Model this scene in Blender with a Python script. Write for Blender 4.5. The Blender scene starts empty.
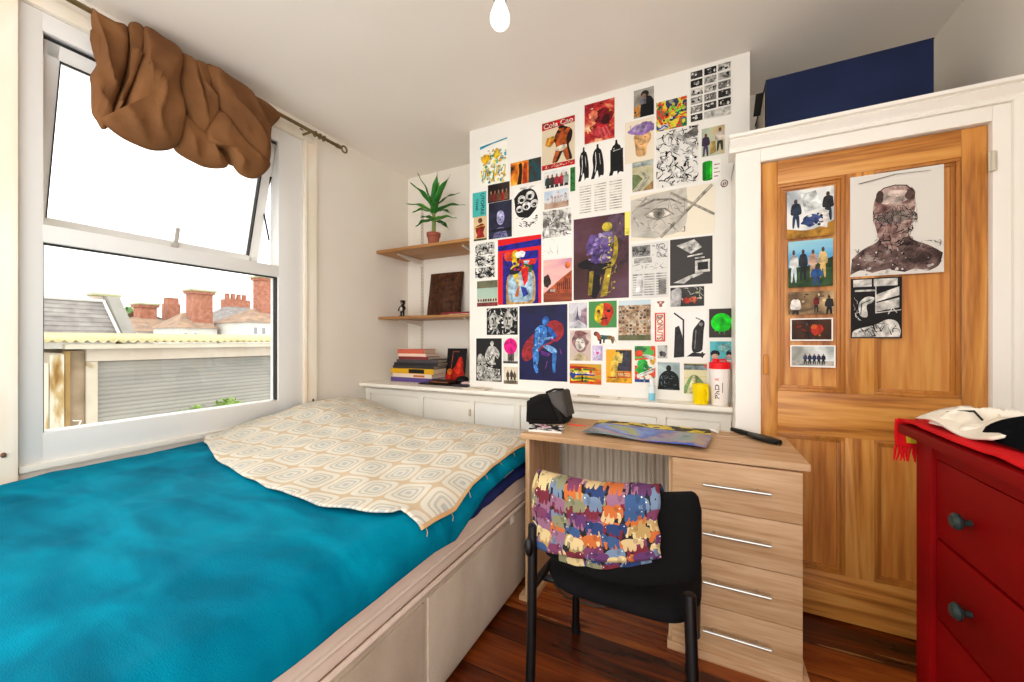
import bpy, bmesh, math, random
from mathutils import Vector, Matrix, noise
C = bpy.context.scene
# ---------------------------------------------------------------- camera, sky, exposure
cam_d = bpy.data.cameras.new('camera'); cam = bpy.data.objects.new('camera', cam_d)
C.collection.objects.link(cam); C.camera = cam
cam.location = (0, 0, 1.16); cam.rotation_euler = (math.radians(90), 0, math.radians(26.4))
cam_d.sensor_width = 36; cam_d.lens = 385/1024*36; cam_d.clip_start = .02; cam_d.clip_end = 300
w = bpy.data.worlds.new('sky'); C.world = w; w.use_nodes = True
bg = w.node_tree.nodes['Background']; bg.inputs[0].default_value = (1, .982, .955, 1); bg.inputs[1].default_value = 1.0
C.view_settings.view_transform = 'Standard'; C.view_settings.look = 'None'
C.view_settings.gamma = 1; C.view_settings.use_curve_mapping = False
C.view_settings.exposure = 1.7
C.cycles.max_bounces = 10; C.cycles.diffuse_bounces = 6; C.cycles.transparent_max_bounces = 16

# ---------------------------------------------------------------- helpers
PI = math.pi
def lin(h):
    if isinstance(h, str):
        h = h.lstrip('#'); h = [int(h[i:i+2], 16)/255 for i in (0, 2, 4)]
    return tuple((c/12.92 if c <= .04045 else ((c+.055)/1.055)**2.4) for c in h)
def sm(a, b, t):
    t = max(0, min(1, (t-a)/(b-a))); return t*t*(3-2*t)
def lerp_tab(tab, t):
    if t <= tab[0][0]: return tab[0][1]
    for (a, va), (b, vb) in zip(tab, tab[1:]):
        if t <= b: return va+(vb-va)*(t-a)/(b-a)
    return tab[-1][1]
MC = {}
def newmat(name):
    m = bpy.data.materials.new(name); m.use_nodes = True
    return m, m.node_tree.nodes, m.node_tree.links, m.node_tree.nodes['Principled BSDF']
def plain(h, rough=.55, metal=0, name=None, spec=.2, emit=0):
    k = (h, rough, metal, spec, emit)
    if k in MC: return MC[k]
    m, n, l, b = newmat(name or 'colour_'+h.strip('#'))
    b.inputs['Base Color'].default_value = (*lin(h), 1); b.inputs['Roughness'].default_value = rough
    b.inputs['Metallic'].default_value = metal; b.inputs['Specular IOR Level'].default_value = spec
    if emit:
        b.inputs['Emission Color'].default_value = (*lin(h), 1); b.inputs['Emission Strength'].default_value = emit
    MC[k] = m; return m
def ramp(n, cols, pos=None, const=False):
    r = n.new('ShaderNodeValToRGB'); e = r.color_ramp.elements
    if const: r.color_ramp.interpolation = 'CONSTANT'
    while len(e) < len(cols): e.new(.5)
    for i, c in enumerate(cols):
        e[i].position = pos[i] if pos else i/max(1, len(cols)-(0 if const else 1))
    for i, c in enumerate(cols): e[i].color = (*lin(c), 1)
    return r
def mottled(name, cols, scale=6, rough=.6, pos=None, bump=0, stretch=(1, 1, 1), detail=4, const=False, seed=0, dist=0, metal=0, bscale=None, uv=False, spec=.2, sheen=0):
    m, n, l, b = newmat(name)
    tc = n.new('ShaderNodeTexCoord'); mp = n.new('ShaderNodeMapping'); mp.inputs['Scale'].default_value = stretch
    l.new(tc.outputs['UV' if uv else 'Object'], mp.inputs[0])
    t = n.new('ShaderNodeTexNoise'); t.noise_dimensions = '4D'; t.inputs['W'].default_value = seed
    t.inputs['Scale'].default_value = scale; t.inputs['Detail'].default_value = detail; t.inputs['Distortion'].default_value = dist
    l.new(mp.outputs[0], t.inputs['Vector'])
    r = ramp(n, cols, pos or [.3+.4*i/max(1, len(cols)-1) for i in range(len(cols))], const)
    l.new(t.outputs['Fac'], r.inputs[0]); l.new(r.outputs[0], b.inputs['Base Color'])
    b.inputs['Roughness'].default_value = rough; b.inputs['Metallic'].default_value = metal
    b.inputs['Specular IOR Level'].default_value = spec
    if sheen: b.inputs['Sheen Weight'].default_value = sheen
    if bump:
        t2 = n.new('ShaderNodeTexNoise'); t2.inputs['Scale'].default_value = bscale or scale*6; t2.inputs['Detail'].default_value = 3
        l.new(mp.outputs[0], t2.inputs['Vector'])
        bp = n.new('ShaderNodeBump'); bp.inputs['Strength'].default_value = bump; bp.inputs['Distance'].default_value = .01
        l.new(t2.outputs['Fac'], bp.inputs['Height']); l.new(bp.outputs[0], b.inputs['Normal'])
    return m
def wood(name, cols, axis, scale=14, rough=.45, ring=.5, seed=0., knots=None):
    """grain stretched along axis; fine fibres over slow bands"""
    m, n, l, b = newmat(name)
    tc = n.new('ShaderNodeTexCoord')
    st = [1, 1, 1]; st['xyz'.index(axis)] = .07
    mp = n.new('ShaderNodeMapping'); mp.inputs['Scale'].default_value = st; mp.inputs['Location'].default_value = (seed, seed*.7, seed*1.3)
    l.new(tc.outputs['Object'], mp.inputs[0])
    a = n.new('ShaderNodeTexNoise'); a.inputs['Scale'].default_value = scale; a.inputs['Detail'].default_value = 5; a.inputs['Distortion'].default_value = .8
    f = n.new('ShaderNodeTexNoise'); f.inputs['Scale'].default_value = scale*9; f.inputs['Detail'].default_value = 2
    l.new(mp.outputs[0], a.inputs['Vector']); l.new(mp.outputs[0], f.inputs['Vector'])
    mm = n.new('ShaderNodeMath'); mm.operation = 'MULTIPLY'; mm.inputs[1].default_value = 5.0
    l.new(a.outputs['Fac'], mm.inputs[0])
    fr = n.new('ShaderNodeMath'); fr.operation = 'PINGPONG'; fr.inputs[1].default_value = .5; l.new(mm.outputs[0], fr.inputs[0])
    mx = n.new('ShaderNodeMix'); mx.inputs[0].default_value = ring
    l.new(a.outputs['Fac'], mx.inputs[2]); l.new(fr.outputs[0], mx.inputs[3])
    mx2 = n.new('ShaderNodeMix'); mx2.inputs[0].default_value = .32; l.new(mx.outputs[0], mx2.inputs[2]); l.new(f.outputs['Fac'], mx2.inputs[3])
    r = ramp(n, cols, [.22+.5*i/(len(cols)-1) for i in range(len(cols))]); l.new(mx2.outputs[0], r.inputs[0])
    l.new(r.outputs[0], b.inputs['Base Color']); b.inputs['Roughness'].default_value = rough
    bp = n.new('ShaderNodeBump'); bp.inputs['Strength'].default_value = .12; bp.inputs['Distance'].default_value = .004
    l.new(f.outputs['Fac'], bp.inputs['Height']); l.new(bp.outputs[0], b.inputs['Normal'])
    return m

OFF = {}
class MB:
    def __init__(s): s.bm = bmesh.new(); s.mats = []; s.uv = s.bm.loops.layers.uv.new('UVMap')
    def mi(s, m):
        if m not in s.mats: s.mats.append(m)
        return s.mats.index(m)
    def add(s, vs, fs, m, sm_=False, uvs=None):
        v = [s.bm.verts.new(p) for p in vs]; i = s.mi(m); out = []
        for f in fs:
            try: fc = s.bm.faces.new([v[k] for k in f])
            except ValueError: continue
            fc.material_index = i; fc.smooth = sm_; out.append(fc)
            if uvs:
                for lp, k in zip(fc.loops, f): lp[s.uv].uv = uvs[k]
        return v, out
    def box(s, x0, y0, z0, x1, y1, z1, m, bev=0, M=None, seg=2):
        p = [(x, y, z) for z in (z0, z1) for y in (y0, y1) for x in (x0, x1)]
        if M: p = [M @ Vector(q) for q in p]
        v, f = s.add(p, [(0, 2, 3, 1), (4, 5, 7, 6), (0, 1, 5, 4), (2, 6, 7, 3), (0, 4, 6, 2), (1, 3, 7, 5)], m)
        if bev:
            ed = list({e for q in f for e in q.edges})
            r = bmesh.ops.bevel(s.bm, geom=ed, offset=bev, segments=seg, profile=.6, affect='EDGES')
            for q in r['faces']: q.material_index = s.mi(m)
        return s
    def prism(s, poly, ax, a, b, m, bev=0):
        """poly: 2-D outline in the two axes left after ax, extruded from a to b along ax"""
        def P(q, t): return {'x': (t, q[0], q[1]), 'y': (q[0], t, q[1]), 'z': (q[0], q[1], t)}[ax]
        n = len(poly); vs = [P(q, a) for q in poly]+[P(q, b) for q in poly]
        fs = [tuple(range(n)), tuple(range(2*n-1, n-1, -1))]+[(i, i+n, (i+1) % n+n, (i+1) % n) for i in range(n)]
        v, f = s.add(vs, fs, m)
        bmesh.ops.recalc_face_normals(s.bm, faces=f)
        if bev: 
            r = bmesh.ops.bevel(s.bm, geom=list({e for q in f for e in q.edges}), offset=bev, segments=2, affect='EDGES')
            for q in r['faces']: q.material_index = s.mi(m)
        return s
    def grid(s, fn, nu, nv, m, cu=False, cv=False, uvf=None, smooth=True, flip=False):
        vs = []; uvs = []
        for i in range(nu):
            for j in range(nv):
                a = i/(nu if cu else nu-1); b = j/(nv if cv else nv-1)
                vs.append(fn(a, b)); uvs.append(uvf(a, b) if uvf else (a, b))
        fs = []
        for i in range(nu if cu else nu-1):
            for j in range(nv if cv else nv-1):
                q = (i*nv+j, ((i+1) % nu)*nv+j, ((i+1) % nu)*nv+(j+1) % nv, i*nv+(j+1) % nv)
                fs.append(q[::-1] if flip else q)
        return s.add(vs, fs, m, smooth, uvs)
    def tube(s, pts, r, m, n=10, caps=True, smooth=True):
        pts = [Vector(p) for p in pts]; k = len(pts); rr = r if isinstance(r, (list, tuple)) else [r]*k
        vs = []; up = None
        for i, p in enumerate(pts):
            t = (pts[min(i+1, k-1)]-pts[max(i-1, 0)]).normalized()
            if up is None: up = Vector((0, 0, 1)) if abs(t.z) < .9 else Vector((1, 0, 0))
            a = t.cross(up).normalized(); b2 = a.cross(t).normalized(); up = b2
            for j in range(n):
                th = 2*PI*j/n; vs.append(p+(a*math.cos(th)+b2*math.sin(th))*rr[i])
        fs = [(i*n+j, i*n+(j+1) % n, (i+1)*n+(j+1) % n, (i+1)*n+j) for i in range(k-1) for j in range(n)]
        s.add(vs, fs, m, smooth)
        if caps:
            s.add(vs[:n], [tuple(range(n))[::-1]], m); s.add(vs[-n:], [tuple(range(n))], m)
        return s
    def lathe(s, prof, c, m, n=24, smooth=True, M=None):
        k = len(prof); vs = []
        for r, z in prof:
            for j in range(n):
                th = 2*PI*j/n; p = Vector((r*math.cos(th), r*math.sin(th), z))
                vs.append((M @ p if M else p)+Vector(c))
        fs = [(i*n+j, i*n+(j+1) % n, (i+1)*n+(j+1) % n, (i+1)*n+j) for i in range(k-1) for j in range(n)]
        s.add(vs, fs, m, smooth)
        if prof[0][0] > 1e-4: s.add(vs[:n], [tuple(range(n))[::-1]], m)
        if prof[-1][0] > 1e-4: s.add(vs[-n:], [tuple(range(n))], m)
        return s
    def ell(s, c, r, m, n=16, M=None):
        c = Vector(c)
        def fn(a, b):
            t = (a-.5)*PI*.998; p = 2*PI*b
            q = Vector((r[0]*math.cos(t)*math.cos(p), r[1]*math.cos(t)*math.sin(p), r[2]*math.sin(t)))
            return (M @ q if M else q)+c
        s.grid(fn, n//2+2, n, m, cv=True); return s
    def build(s, name, parent=None, local=False, sharp=35, solid=0, subd=0):
        bm = s.bm
        bmesh.ops.remove_doubles(bm, verts=bm.verts, dist=1e-6)
        off = Vector((0, 0, 0))
        if parent is not None:
            if not local: off = OFF[parent.name]
        elif bm.verts and not local:
            xs = [v.co for v in bm.verts]
            off = Vector(((min(v.x for v in xs)+max(v.x for v in xs))/2, (min(v.y for v in xs)+max(v.y for v in xs))/2, min(v.z for v in xs)))
        if off.length: bmesh.ops.translate(bm, verts=bm.verts, vec=-off)
        me = bpy.data.meshes.new(name); bm.to_mesh(me); bm.free()
        for m in s.mats: me.materials.append(m)
        if sharp and len(me.polygons):
            me.polygons.foreach_set('use_smooth', [True]*len(me.polygons)); me.set_sharp_from_angle(angle=math.radians(sharp))
        o = bpy.data.objects.new(name, me); C.collection.objects.link(o)
        if parent is not None: o.parent = parent; OFF[o.name] = OFF[parent.name]
        else: o.location = off; OFF[o.name] = off
        if solid:
            md = o.modifiers.new('thickness', 'SOLIDIFY'); md.thickness = solid; md.offset = 1
        if subd:
            md = o.modifiers.new('smooth', 'SUBSURF'); md.levels = md.render_levels = subd
        return o
def tag(o, label, cat, group=None, kind=None):
    o['label'] = label; o['category'] = cat
    if group: o['group'] = group
    if kind: o['kind'] = kind
    return o
def thing(name, label, cat, loc=(0, 0, 0), group=None):
    o = bpy.data.objects.new(name, None); C.collection.objects.link(o); o.location = loc
    o.empty_display_size = .05; OFF[o.name] = Vector(loc); tag(o, label, cat, group); return o
def struct(o): o['kind'] = 'structure'; return o
def copy_tree(o, loc=None, parent=None):
    c = o.copy(); C.collection.objects.link(c); OFF[c.name] = OFF[o.name]
    if parent: c.parent = parent
    if loc is not None: c.location = loc; OFF[c.name] = Vector(loc)
    for ch in list(o.children): copy_tree(ch, None, c)
    return c
def Bx(*a, **k): return MB().box(*a, **k)

# ---------------------------------------------------------------- materials of the setting
M_wall = mottled('wall_paint', ['#ebe3d7', '#eee7dc'], 3, .75, bump=.04, bscale=60)
M_ceil = mottled('ceiling_paint', ['#ece4da', '#efe8df'], 2, .8)
M_white = mottled('chimney_paint', ['#ebe7e0', '#eeebe4'], 3, .6, bump=.03, bscale=50)
M_upvc = plain('#e9e8e5', .3, name='upvc')
M_cream = mottled('cream_gloss', ['#eae4d8', '#efeae0'], 4, .35)
M_trim = mottled('stained_architrave', ['#e7dcc6', '#eee6d6', '#ead2b6'], 5, .45, stretch=(1, 1, .2), pos=[.35, .5, .68])
M_case = mottled('casing_gloss', ['#f0ebe1', '#f3efe7'], 4, .35)
M_ledge = mottled('ledge_gloss', ['#efe9dc', '#f2ede3'], 4, .35)
M_black = plain('#0d0c0d', .6, name='black_plastic')
M_steel = plain('#b9b6b0', .28, 1, name='brushed_steel')
M_brass = mottled('aged_brass', ['#6b5a3c', '#8f7d58'], 20, .4, metal=.8)

def floor_mat():
    m, n, l, b = newmat('varnished_boards')
    tc = n.new('ShaderNodeTexCoord'); sx = n.new('ShaderNodeSeparateXYZ'); l.new(tc.outputs['Object'], sx.inputs[0])
    def mt(op, a, b_=None, c=None):
        q = n.new('ShaderNodeMath'); q.operation = op
        for i, v in enumerate((a, b_, c)):
            if v is None: continue
            if isinstance(v, (int, float)): q.inputs[i].default_value = v
            else: l.new(v, q.inputs[i])
        return q.outputs[0]
    yy = mt('DIVIDE', sx.outputs['Y'], .165); row = mt('FLOOR', yy); fr = mt('FRACT', yy)
    wn = n.new('ShaderNodeTexWhiteNoise'); wn.noise_dimensions = '1D'; l.new(row, wn.inputs['W'])
    cb = n.new('ShaderNodeCombineXYZ'); l.new(mt('MULTIPLY', sx.outputs['X'], .09), cb.inputs[0]); l.new(sx.outputs['Y'], cb.inputs[1]); l.new(mt('MULTIPLY', row, 3.7), cb.inputs[2])
    t = n.new('ShaderNodeTexNoise'); t.inputs['Scale'].default_value = 22; t.inputs['Detail'].default_value = 5; t.inputs['Distortion'].default_value = 1.2
    l.new(cb.outputs[0], t.inputs['Vector'])
    s = mt('ADD', mt('MULTIPLY', t.outputs['Fac'], .75), mt('MULTIPLY', wn.outputs['Value'], .28))
    r = ramp(n, ['#2a0d03', '#5c2207', '#8a3f10', '#ad6224'], [.3, .46, .6, .78]); l.new(s, r.inputs[0])
    # worn pale streaks along the board edges
    t2 = n.new('ShaderNodeTexNoise'); t2.inputs['Scale'].default_value = 5; t2.inputs['Detail'].default_value = 4
    cb2 = n.new('ShaderNodeCombineXYZ'); l.new(mt('MULTIPLY', sx.outputs['X'], .35), cb2.inputs[0]); l.new(mt('MULTIPLY', sx.outputs['Y'], 4.), cb2.inputs[1])
    l.new(cb2.outputs[0], t2.inputs['Vector'])
    edge = mt('LESS_THAN', mt('ABSOLUTE', mt('SUBTRACT', fr, .06)), .035)
    worn = mt('MULTIPLY', mt('GREATER_THAN', t2.outputs['Fac'], .54), edge)
    worn2 = mt('GREATER_THAN', t2.outputs['Fac'], .7)
    wf = mt('MULTIPLY', mt('MAXIMUM', worn, worn2), .6)
    mx = n.new('ShaderNodeMix'); mx.data_type = 'RGBA'; l.new(wf, mx.inputs[0]); l.new(r.outputs[0], mx.inputs[6]); mx.inputs[7].default_value = (*lin('#b98a58'), 1)
    gap = mt('LESS_THAN', fr, .025)
    mg = n.new('ShaderNodeMix'); mg.data_type = 'RGBA'; l.new(gap, mg.inputs[0]); l.new(mx.outputs[2], mg.inputs[6]); mg.inputs[7].default_value = (*lin('#120805'), 1)
    l.new(mg.outputs[2], b.inputs['Base Color'])
    l.new(mt('ADD', mt('MULTIPLY', t.outputs['Fac'], .25), .18), b.inputs['Roughness'])
    bp = n.new('ShaderNodeBump'); bp.inputs['Strength'].default_value = .5; bp.inputs['Distance'].default_value = .004
    l.new(mt('SUBTRACT', mt('MULTIPLY', t.outputs['Fac'], .3), gap), bp.inputs['Height']); l.new(bp.outputs[0], b.inputs['Normal'])
    return m
M_floor = floor_mat()

# ---------------------------------------------------------------- room shell
CEIL = 2.62; XL = -2.38; XR = 1.0; YB = 2.69; YC = 2.27; YD = 2.02; YN = -.5
struct(Bx(XL-.25, YN, -.12, XR+.15, YB+.15, 0, M_floor).build('floor'))
struct(Bx(XL-.25, YN, CEIL, XR+.15, YB+.15, CEIL+.12, M_ceil).build('ceiling'))
# left wall with its window opening
WY0, WY1, WZ0, WZ1 = .485, 1.675, .66, 2.49
b = MB(); t = XL-.25
b.box(t, YN, 0, XL, WY0, CEIL, M_wall); b.box(t, WY1, 0, XL, YB+.15, CEIL, M_wall)
b.box(t, WY0, 0, XL, WY1, WZ0, M_wall); b.box(t, WY0, WZ1, XL, WY1, CEIL, M_wall)
struct(b.build('wall_left'))
struct(Bx(XR, YN, 0, XR+.15, YB+.15, CEIL, M_wall).build('wall_right'))
struct(Bx(XL, YB, 0, XR, YB+.15, CEIL, M_wall).build('wall_back'))
struct(Bx(-1.457, YC, 0, .212, YB-.001, CEIL, M_white, bev=.003).build('wall_chimney_breast'))

# ---------------------------------------------------------------- window
win = MB()
FX0, FX1 = -2.47, -2.385       # frame depth
def frame_bar(b, y0, z0, y1, z1, x0=FX0, x1=FX1, m=M_upvc): b.box(x0, y0, z0, x1, y1, z1, m, bev=.006)
frame_bar(win, .485, .66, .552, 2.49); frame_bar(win, 1.512, .66, 1.675, 2.49)
frame_bar(win, .545, .66, 1.52, .79); frame_bar(win, .545, 2.412, 1.52, 2.49); frame_bar(win, .545, 1.56, 1.52, 1.632)
win.box(-2.40, .485, .645, -2.365, 1.675, .672, M_cream, bev=.004)      # inner sill lip
wf = struct(win.build('window_1'))
def glass_mat():
    m, n, l, b = newmat('window_glass'); n.remove(b)
    tr = n.new('ShaderNodeBsdfTransparent'); gl = n.new('ShaderNodeBsdfGlossy'); gl.inputs['Roughness'].default_value = .02
    fz = n.new('ShaderNodeFresnel'); fz.inputs['IOR'].default_value = 1.35; mx = n.new('ShaderNodeMixShader')
    tr.inputs[0].default_value = (.97, .985, .98, 1)
    l.new(fz.outputs[0], mx.inputs[0]); l.new(tr.outputs[0], mx.inputs[1]); l.new(gl.outputs[0], mx.inputs[2])
    l.new(mx.outputs[0], n['Material Output'].inputs[0]); return m
M_glass = glass_mat()
Bx(-2.445, .545, .785, -2.437, 1.52, 1.565, M_glass).build('glass_pane', wf)
M_seal = plain('#2a2a2a', .6, name='rubber_seal')
sl = MB()
for a in ((.552, .79, .556, 1.56), (1.506, .79, 1.512, 1.56), (.552, 1.555, 1.512, 1.56)): sl.box(-2.43, a[0], a[1], -2.40, a[2], a[3], M_seal)
sl.build('glazing_seal', wf)
# top-hung sash standing open at the bottom
ang = math.radians(15); TZ = 2.40; TX = -2.43
RM = Matrix.Translation((TX, 0, TZ)) @ Matrix.Rotation(ang, 4, 'Y')
H_ = .775
sa = MB()
for (y0, z0, y1, z1) in ((.556, -H_, .605, 0), (1.447, -H_, 1.508, 0), (.556, -.062, 1.508, 0), (.556, -H_, 1.508, -H_+.062)):
    sa.box(-.03, y0, z0, .03, y1, z1, M_upvc, bev=.006, M=RM)
sash = sa.build('top_sash', wf)
MB().box(-.004, .60, -H_+.055, .004, 1.452, -.055, M_glass, M=RM).build('glass_pane', sash)
sl = MB()
for (y0, z0, y1, z1) in ((.603, -H_+.06, .607, -.06), (1.443, -H_+.06, 1.449, -.06), (.603, -.066, 1.449, -.06)): sl.box(.006, y0, z0, .033, y1, z1, M_seal, M=RM)
sl.box(-.02, .555, -.002, .028, 1.51, .010, M_seal, M=RM)
sl.build('glazing_seal', sash)
hd = MB(); hd.box(.03, 1.05, -H_+.02, .045, 1.08, -H_+.05, plain('#b8b4ae', .35), bev=.003, M=RM)
hd.box(.035, 1.057, -H_+.03, .05, 1.075, -H_+.14, plain('#b8b4ae', .35), bev=.004, M=RM)
hd.build('handle', sash)
st = MB(); st.tube([(-2.45, 1.505, 2.2), (-2.53, 1.50, 2.02)], .006, M_seal, 6); st.tube([(-2.53, 1.50, 2.02), (-2.47, 1.505, 1.80)], .006, M_seal, 6)
st.build('friction_stay', wf)
# architraves
def architrave(y0, y1, name):
    b = MB(); prof = [(XL-.0, y0), (XL+.016, y0), (XL+.02, y0+.012), (XL+.012, y0+.02), (XL+.014, (y0+y1)/2), (XL+.022, y1-.018), (XL+.022, y1-.004), (XL, y1)]
    b.prism(prof, 'z', .3, 2.56, M_trim); return struct(b.build(name))
architrave(1.675, 1.765, 'trim_1'); architrave(.395, .485, 'trim_2')
struct(MB().box(XL, .395, 2.49, XL+.02, 1.765, 2.545, M_trim, bev=.004).build('trim_3'))
b = MB()
for (y, z) in ((1.733, .76), (.447, .73)): b.ell((XL+.02, y, z), (.006, .008, .01), plain('#7a5a48', .6), 10)
struct(b.build('trim_4'))

# ---------------------------------------------------------------- built-in cupboard casing with the pine door
b = MB()
b.box(.13, YD-.03, 0, .226, YD+.06, 2.0, M_case, bev=.003); b.box(.924, YD-.03, 0, .998, YD+.06, 2.0, M_case, bev=.003)
b.box(.226, YD-.03, 1.945, .924, YD+.06, 2.0, M_case, bev=.002)
b.box(.13, YD+.06, 0, .15, YC-.001, 2.0, M_case); b.box(.13, YD+.06, 1.98, .998, YC-.001, 2.0, M_case); b.box(.214, YC-.001, 1.98, .998, YB-.001, 2.0, M_case)
b.box(.968, YD-.045, 0, .998, YD-.028, 2.02, M_case, bev=.006)
struct(b.build('wall_cupboard'))
prof = [(YD+.06, 2.0), (YD-.045, 2.0), (YD-.048, 2.01), (YD-.042, 2.016), (YD-.05, 2.024), (YD-.06, 2.036), (YD-.066, 2.044), (YD-.06, 2.05), (YD-.074, 2.054), (YD-.074, 2.068), (YD+.06, 2.068)]
struct(MB().prism(prof, 'x', .105, .998, M_case).build('trim_5'))
PINE = ['#99591f', '#cb873a', '#da9f52', '#e4b26c']
P_v = wood('pine_upright', PINE, 'z', 9, .38, .62); P_h = wood('pine_rail', PINE, 'x', 9, .38, .62, 2.)
P_p = wood('pine_panel', ['#8f4f1a', '#c47c34', '#d99e50', '#e8c080'], 'z', 6, .36, .6, 5.)
P_m = wood('pine_moulding', ['#8f5420', '#b8742c', '#c8863a'], 'z', 9, .35, .3)
b = MB(); y0, y1 = YD-.008, YD+.03
dr = MB()
for (x0, x1) in ((.228, .29), (.855, .922)): dr.box(x0, y0, .012, x1, y1, 1.942, P_v, bev=.002)
for (z0, z1) in ((.765, .945), (1.84, 1.942), (.012, .2)): dr.box(.29, y0, z0, .855, y1, z1, P_h, bev=.002)
for (z0, z1) in ((.2, .765), (.945, 1.84)): dr.box(.52, y0, z0, .61, y1, z1, P_v, bev=.002)
door = struct(dr.build('door_1'))
for (x0, x1) in ((.29, .52), (.61, .855)):
    for (z0, z1) in ((.2, .765), (.945, 1.84)):
        p = Bx(x0, YD+.008, z0, x1, YD+.022, z1, P_p).build('panel', door)
        q = MB()
        for k, (i, dpt) in enumerate(((0, .0), (.012, .004))):
            e = .013
            for (a0, c0, a1, c1) in ((x0+i, z0+i+e, x0+i+e, z1-i-e), (x1-i-e, z0+i+e, x1-i, z1-i-e), (x0+i, z0+i, x1-i, z0+i+e), (x0+i, z1-i-e, x1-i, z1-i)):
                q.box(a0, YD-.006+dpt*2, c0, a1, YD+.012+.0005*k, c1, P_m, bev=.0025)
        q.build('moulding', p)
for z in (1.80, .88):
    q = MB(); q.tube([(.923, YD-.036, z-.035), (.923, YD-.036, z+.035)], .006, plain('#cfc5b2', .4), 8)
    q.box(.912, YD-.034, z-.034, .934, YD-.031, z+.034, plain('#cfc6b4', .4)); q.build('hinge', door)
q = MB(); q.box(.238, YD-.018, 1.015, .256, YD-.008, 1.10, wood('latch_wood', ['#b06a10', '#d68a1c'], 'z'), bev=.002)
q.build('latch', door)

# ---------------------------------------------------------------- mantel ledge and the low cupboard under it
b = MB(); prof = [(YC-.001, .795), (2.19, .795), (2.165, .805), (2.155, .815), (2.135, .816), (2.132, .827), (2.135, .838), (YC-.001, .838)]
b.prism(prof, 'x', XL+.002, .128, M_ledge)
b.box(XL+.002, YC-.001, .8, -1.458, YB-.002, .838, M_ledge)
lg = tag(b.build('ledge_shelf'), 'cream painted ledge running below the poster wall and into the alcove', 'shelf')
lc = thing('low_cupboard', 'cream panelled low cupboard under the ledge behind the bed', 'cupboard', (-1.1, 2.2, 0))
b = MB(); b.box(XL+.002, 2.215, 0, .128, 2.235, .794, M_ledge)
for x in (XL+.03, -1.83, -1.40, -1.06, -.20, .10): b.box(x-.022, 2.2, .1, x+.022, 2.218, .755, M_ledge)
b.box(XL+.002, 2.2, .755, .128, 2.218, .794, M_ledge); b.box(XL+.002, 2.2, 0, .128, 2.218, .1, M_ledge)
b.build('frame', lc)
for i, (x0, x1) in enumerate(((XL+.055, -1.855), (-1.805, -1.425), (-1.375, -1.085), (-1.035, -.225), (-.175, .075))):
    m = M_white if i in (2, 3) else M_ledge
    Bx(x0, 2.205, .105, x1, 2.214, .745, m, bev=.002).build('door', lc)
b = MB(); b.box(-1.412, 2.185, .655, -1.40, 2.2, .70, plain('#c9bda6', .4), bev=.003); b.build('latch', lc)

# ---------------------------------------------------------------- bed
def nz(x, y, s, k=0): return noise.noise(Vector((x*s+k*7.3, y*s-k*3.1, k*1.7)))
def top_z(x, y):
    z = .605+.05*sm(.9, 1.7, y)-.045*sm(1.75, 2.03, y)
    z += .065*math.exp(-(((x+2.12)/.32)**2+((y-1.62)/.36)**2)) + .05*math.exp(-(((x+2.2)/.2)**2+((y-1.9)/.2)**2))
    z += .012*nz(x, y, 2.2)+.006*nz(x, y, 6, 1)
    return z
BX0, BX1, BY0, BY1 = -2.35, -.765, -.02, 2.03
bed = thing('bed', 'double divan bed with cream mattress pushed against the window wall', 'bed', ((BX0+BX1)/2, 1.0, 0))
M_div = mottled('divan_fabric', ['#b0a08c', '#c4b4a0', '#d2c3b0'], 5, .85, bump=.15, bscale=160, stretch=(1, 1, .6))
M_mat = mottled('mattress_fabric', ['#dcc8b8', '#e6d5c6'], 4, .8, bump=.1, bscale=120)
Bx(BX0+.01, BY0, .025, BX1, BY1-.01, .385, M_div, bev=.012).build('base', bed)
ms = Bx(BX0+.01, BY0, .392, BX1+.004, BY1, .585, M_mat, bev=.035, seg=4).build('mattress', bed)
q = MB()
for z in (.395, .452): q.tube([(BX1+.004, BY0+.03, z), (BX1+.006, BY1-.03, z)], .008, M_mat, 8)
q.build('piping', ms)
q = MB()
for (ya, yb) in ((BY0+.06, .93), (.95, BY1-.06)): q.box(BX1-.004, ya, .05, BX1+.006, yb, .365, M_div, bev=.004)
q.build('drawer_front', bed)
q = MB(); q.box(BX1+.004, 1.512, .352, BX1+.008, 1.545, .392, plain('#f1eee6', .6), bev=.001); q.build('label_tag', ms)

M_navy = mottled('navy_cotton', ['#131a48', '#1b2459', '#232d66'], 5, .85, bump=.25, bscale=22)
b = MB()
def navy(a, c):
    y = BY0+.01+(BY1-.02-BY0)*a; th = c*2*PI
    lump = .010*nz(y, 0, 7)+.006*nz(y, 2, 17)
    cx, cz = (BX0+BX1)/2, .533
    hx, hz = (BX1-BX0)/2+.022+lump, .052+.4*lump
    def sp(v, e): return math.copysign(abs(v)**e, v)
    return (cx+hx*sp(math.cos(th), .25), y, cz+hz*sp(math.sin(th), .8)+.02*sm(1, 1.8, y))
v, f = b.grid(navy, 90, 48, M_navy, cv=True)
b.add([x.co.copy() for x in v[:48]], [tuple(range(48))], M_navy); b.add([x.co.copy() for x in v[-48:]], [tuple(range(48))], M_navy)
tag(b.build('duvet', sharp=0), 'navy blue duvet showing between mattress and teal blanket', 'duvet')

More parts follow.
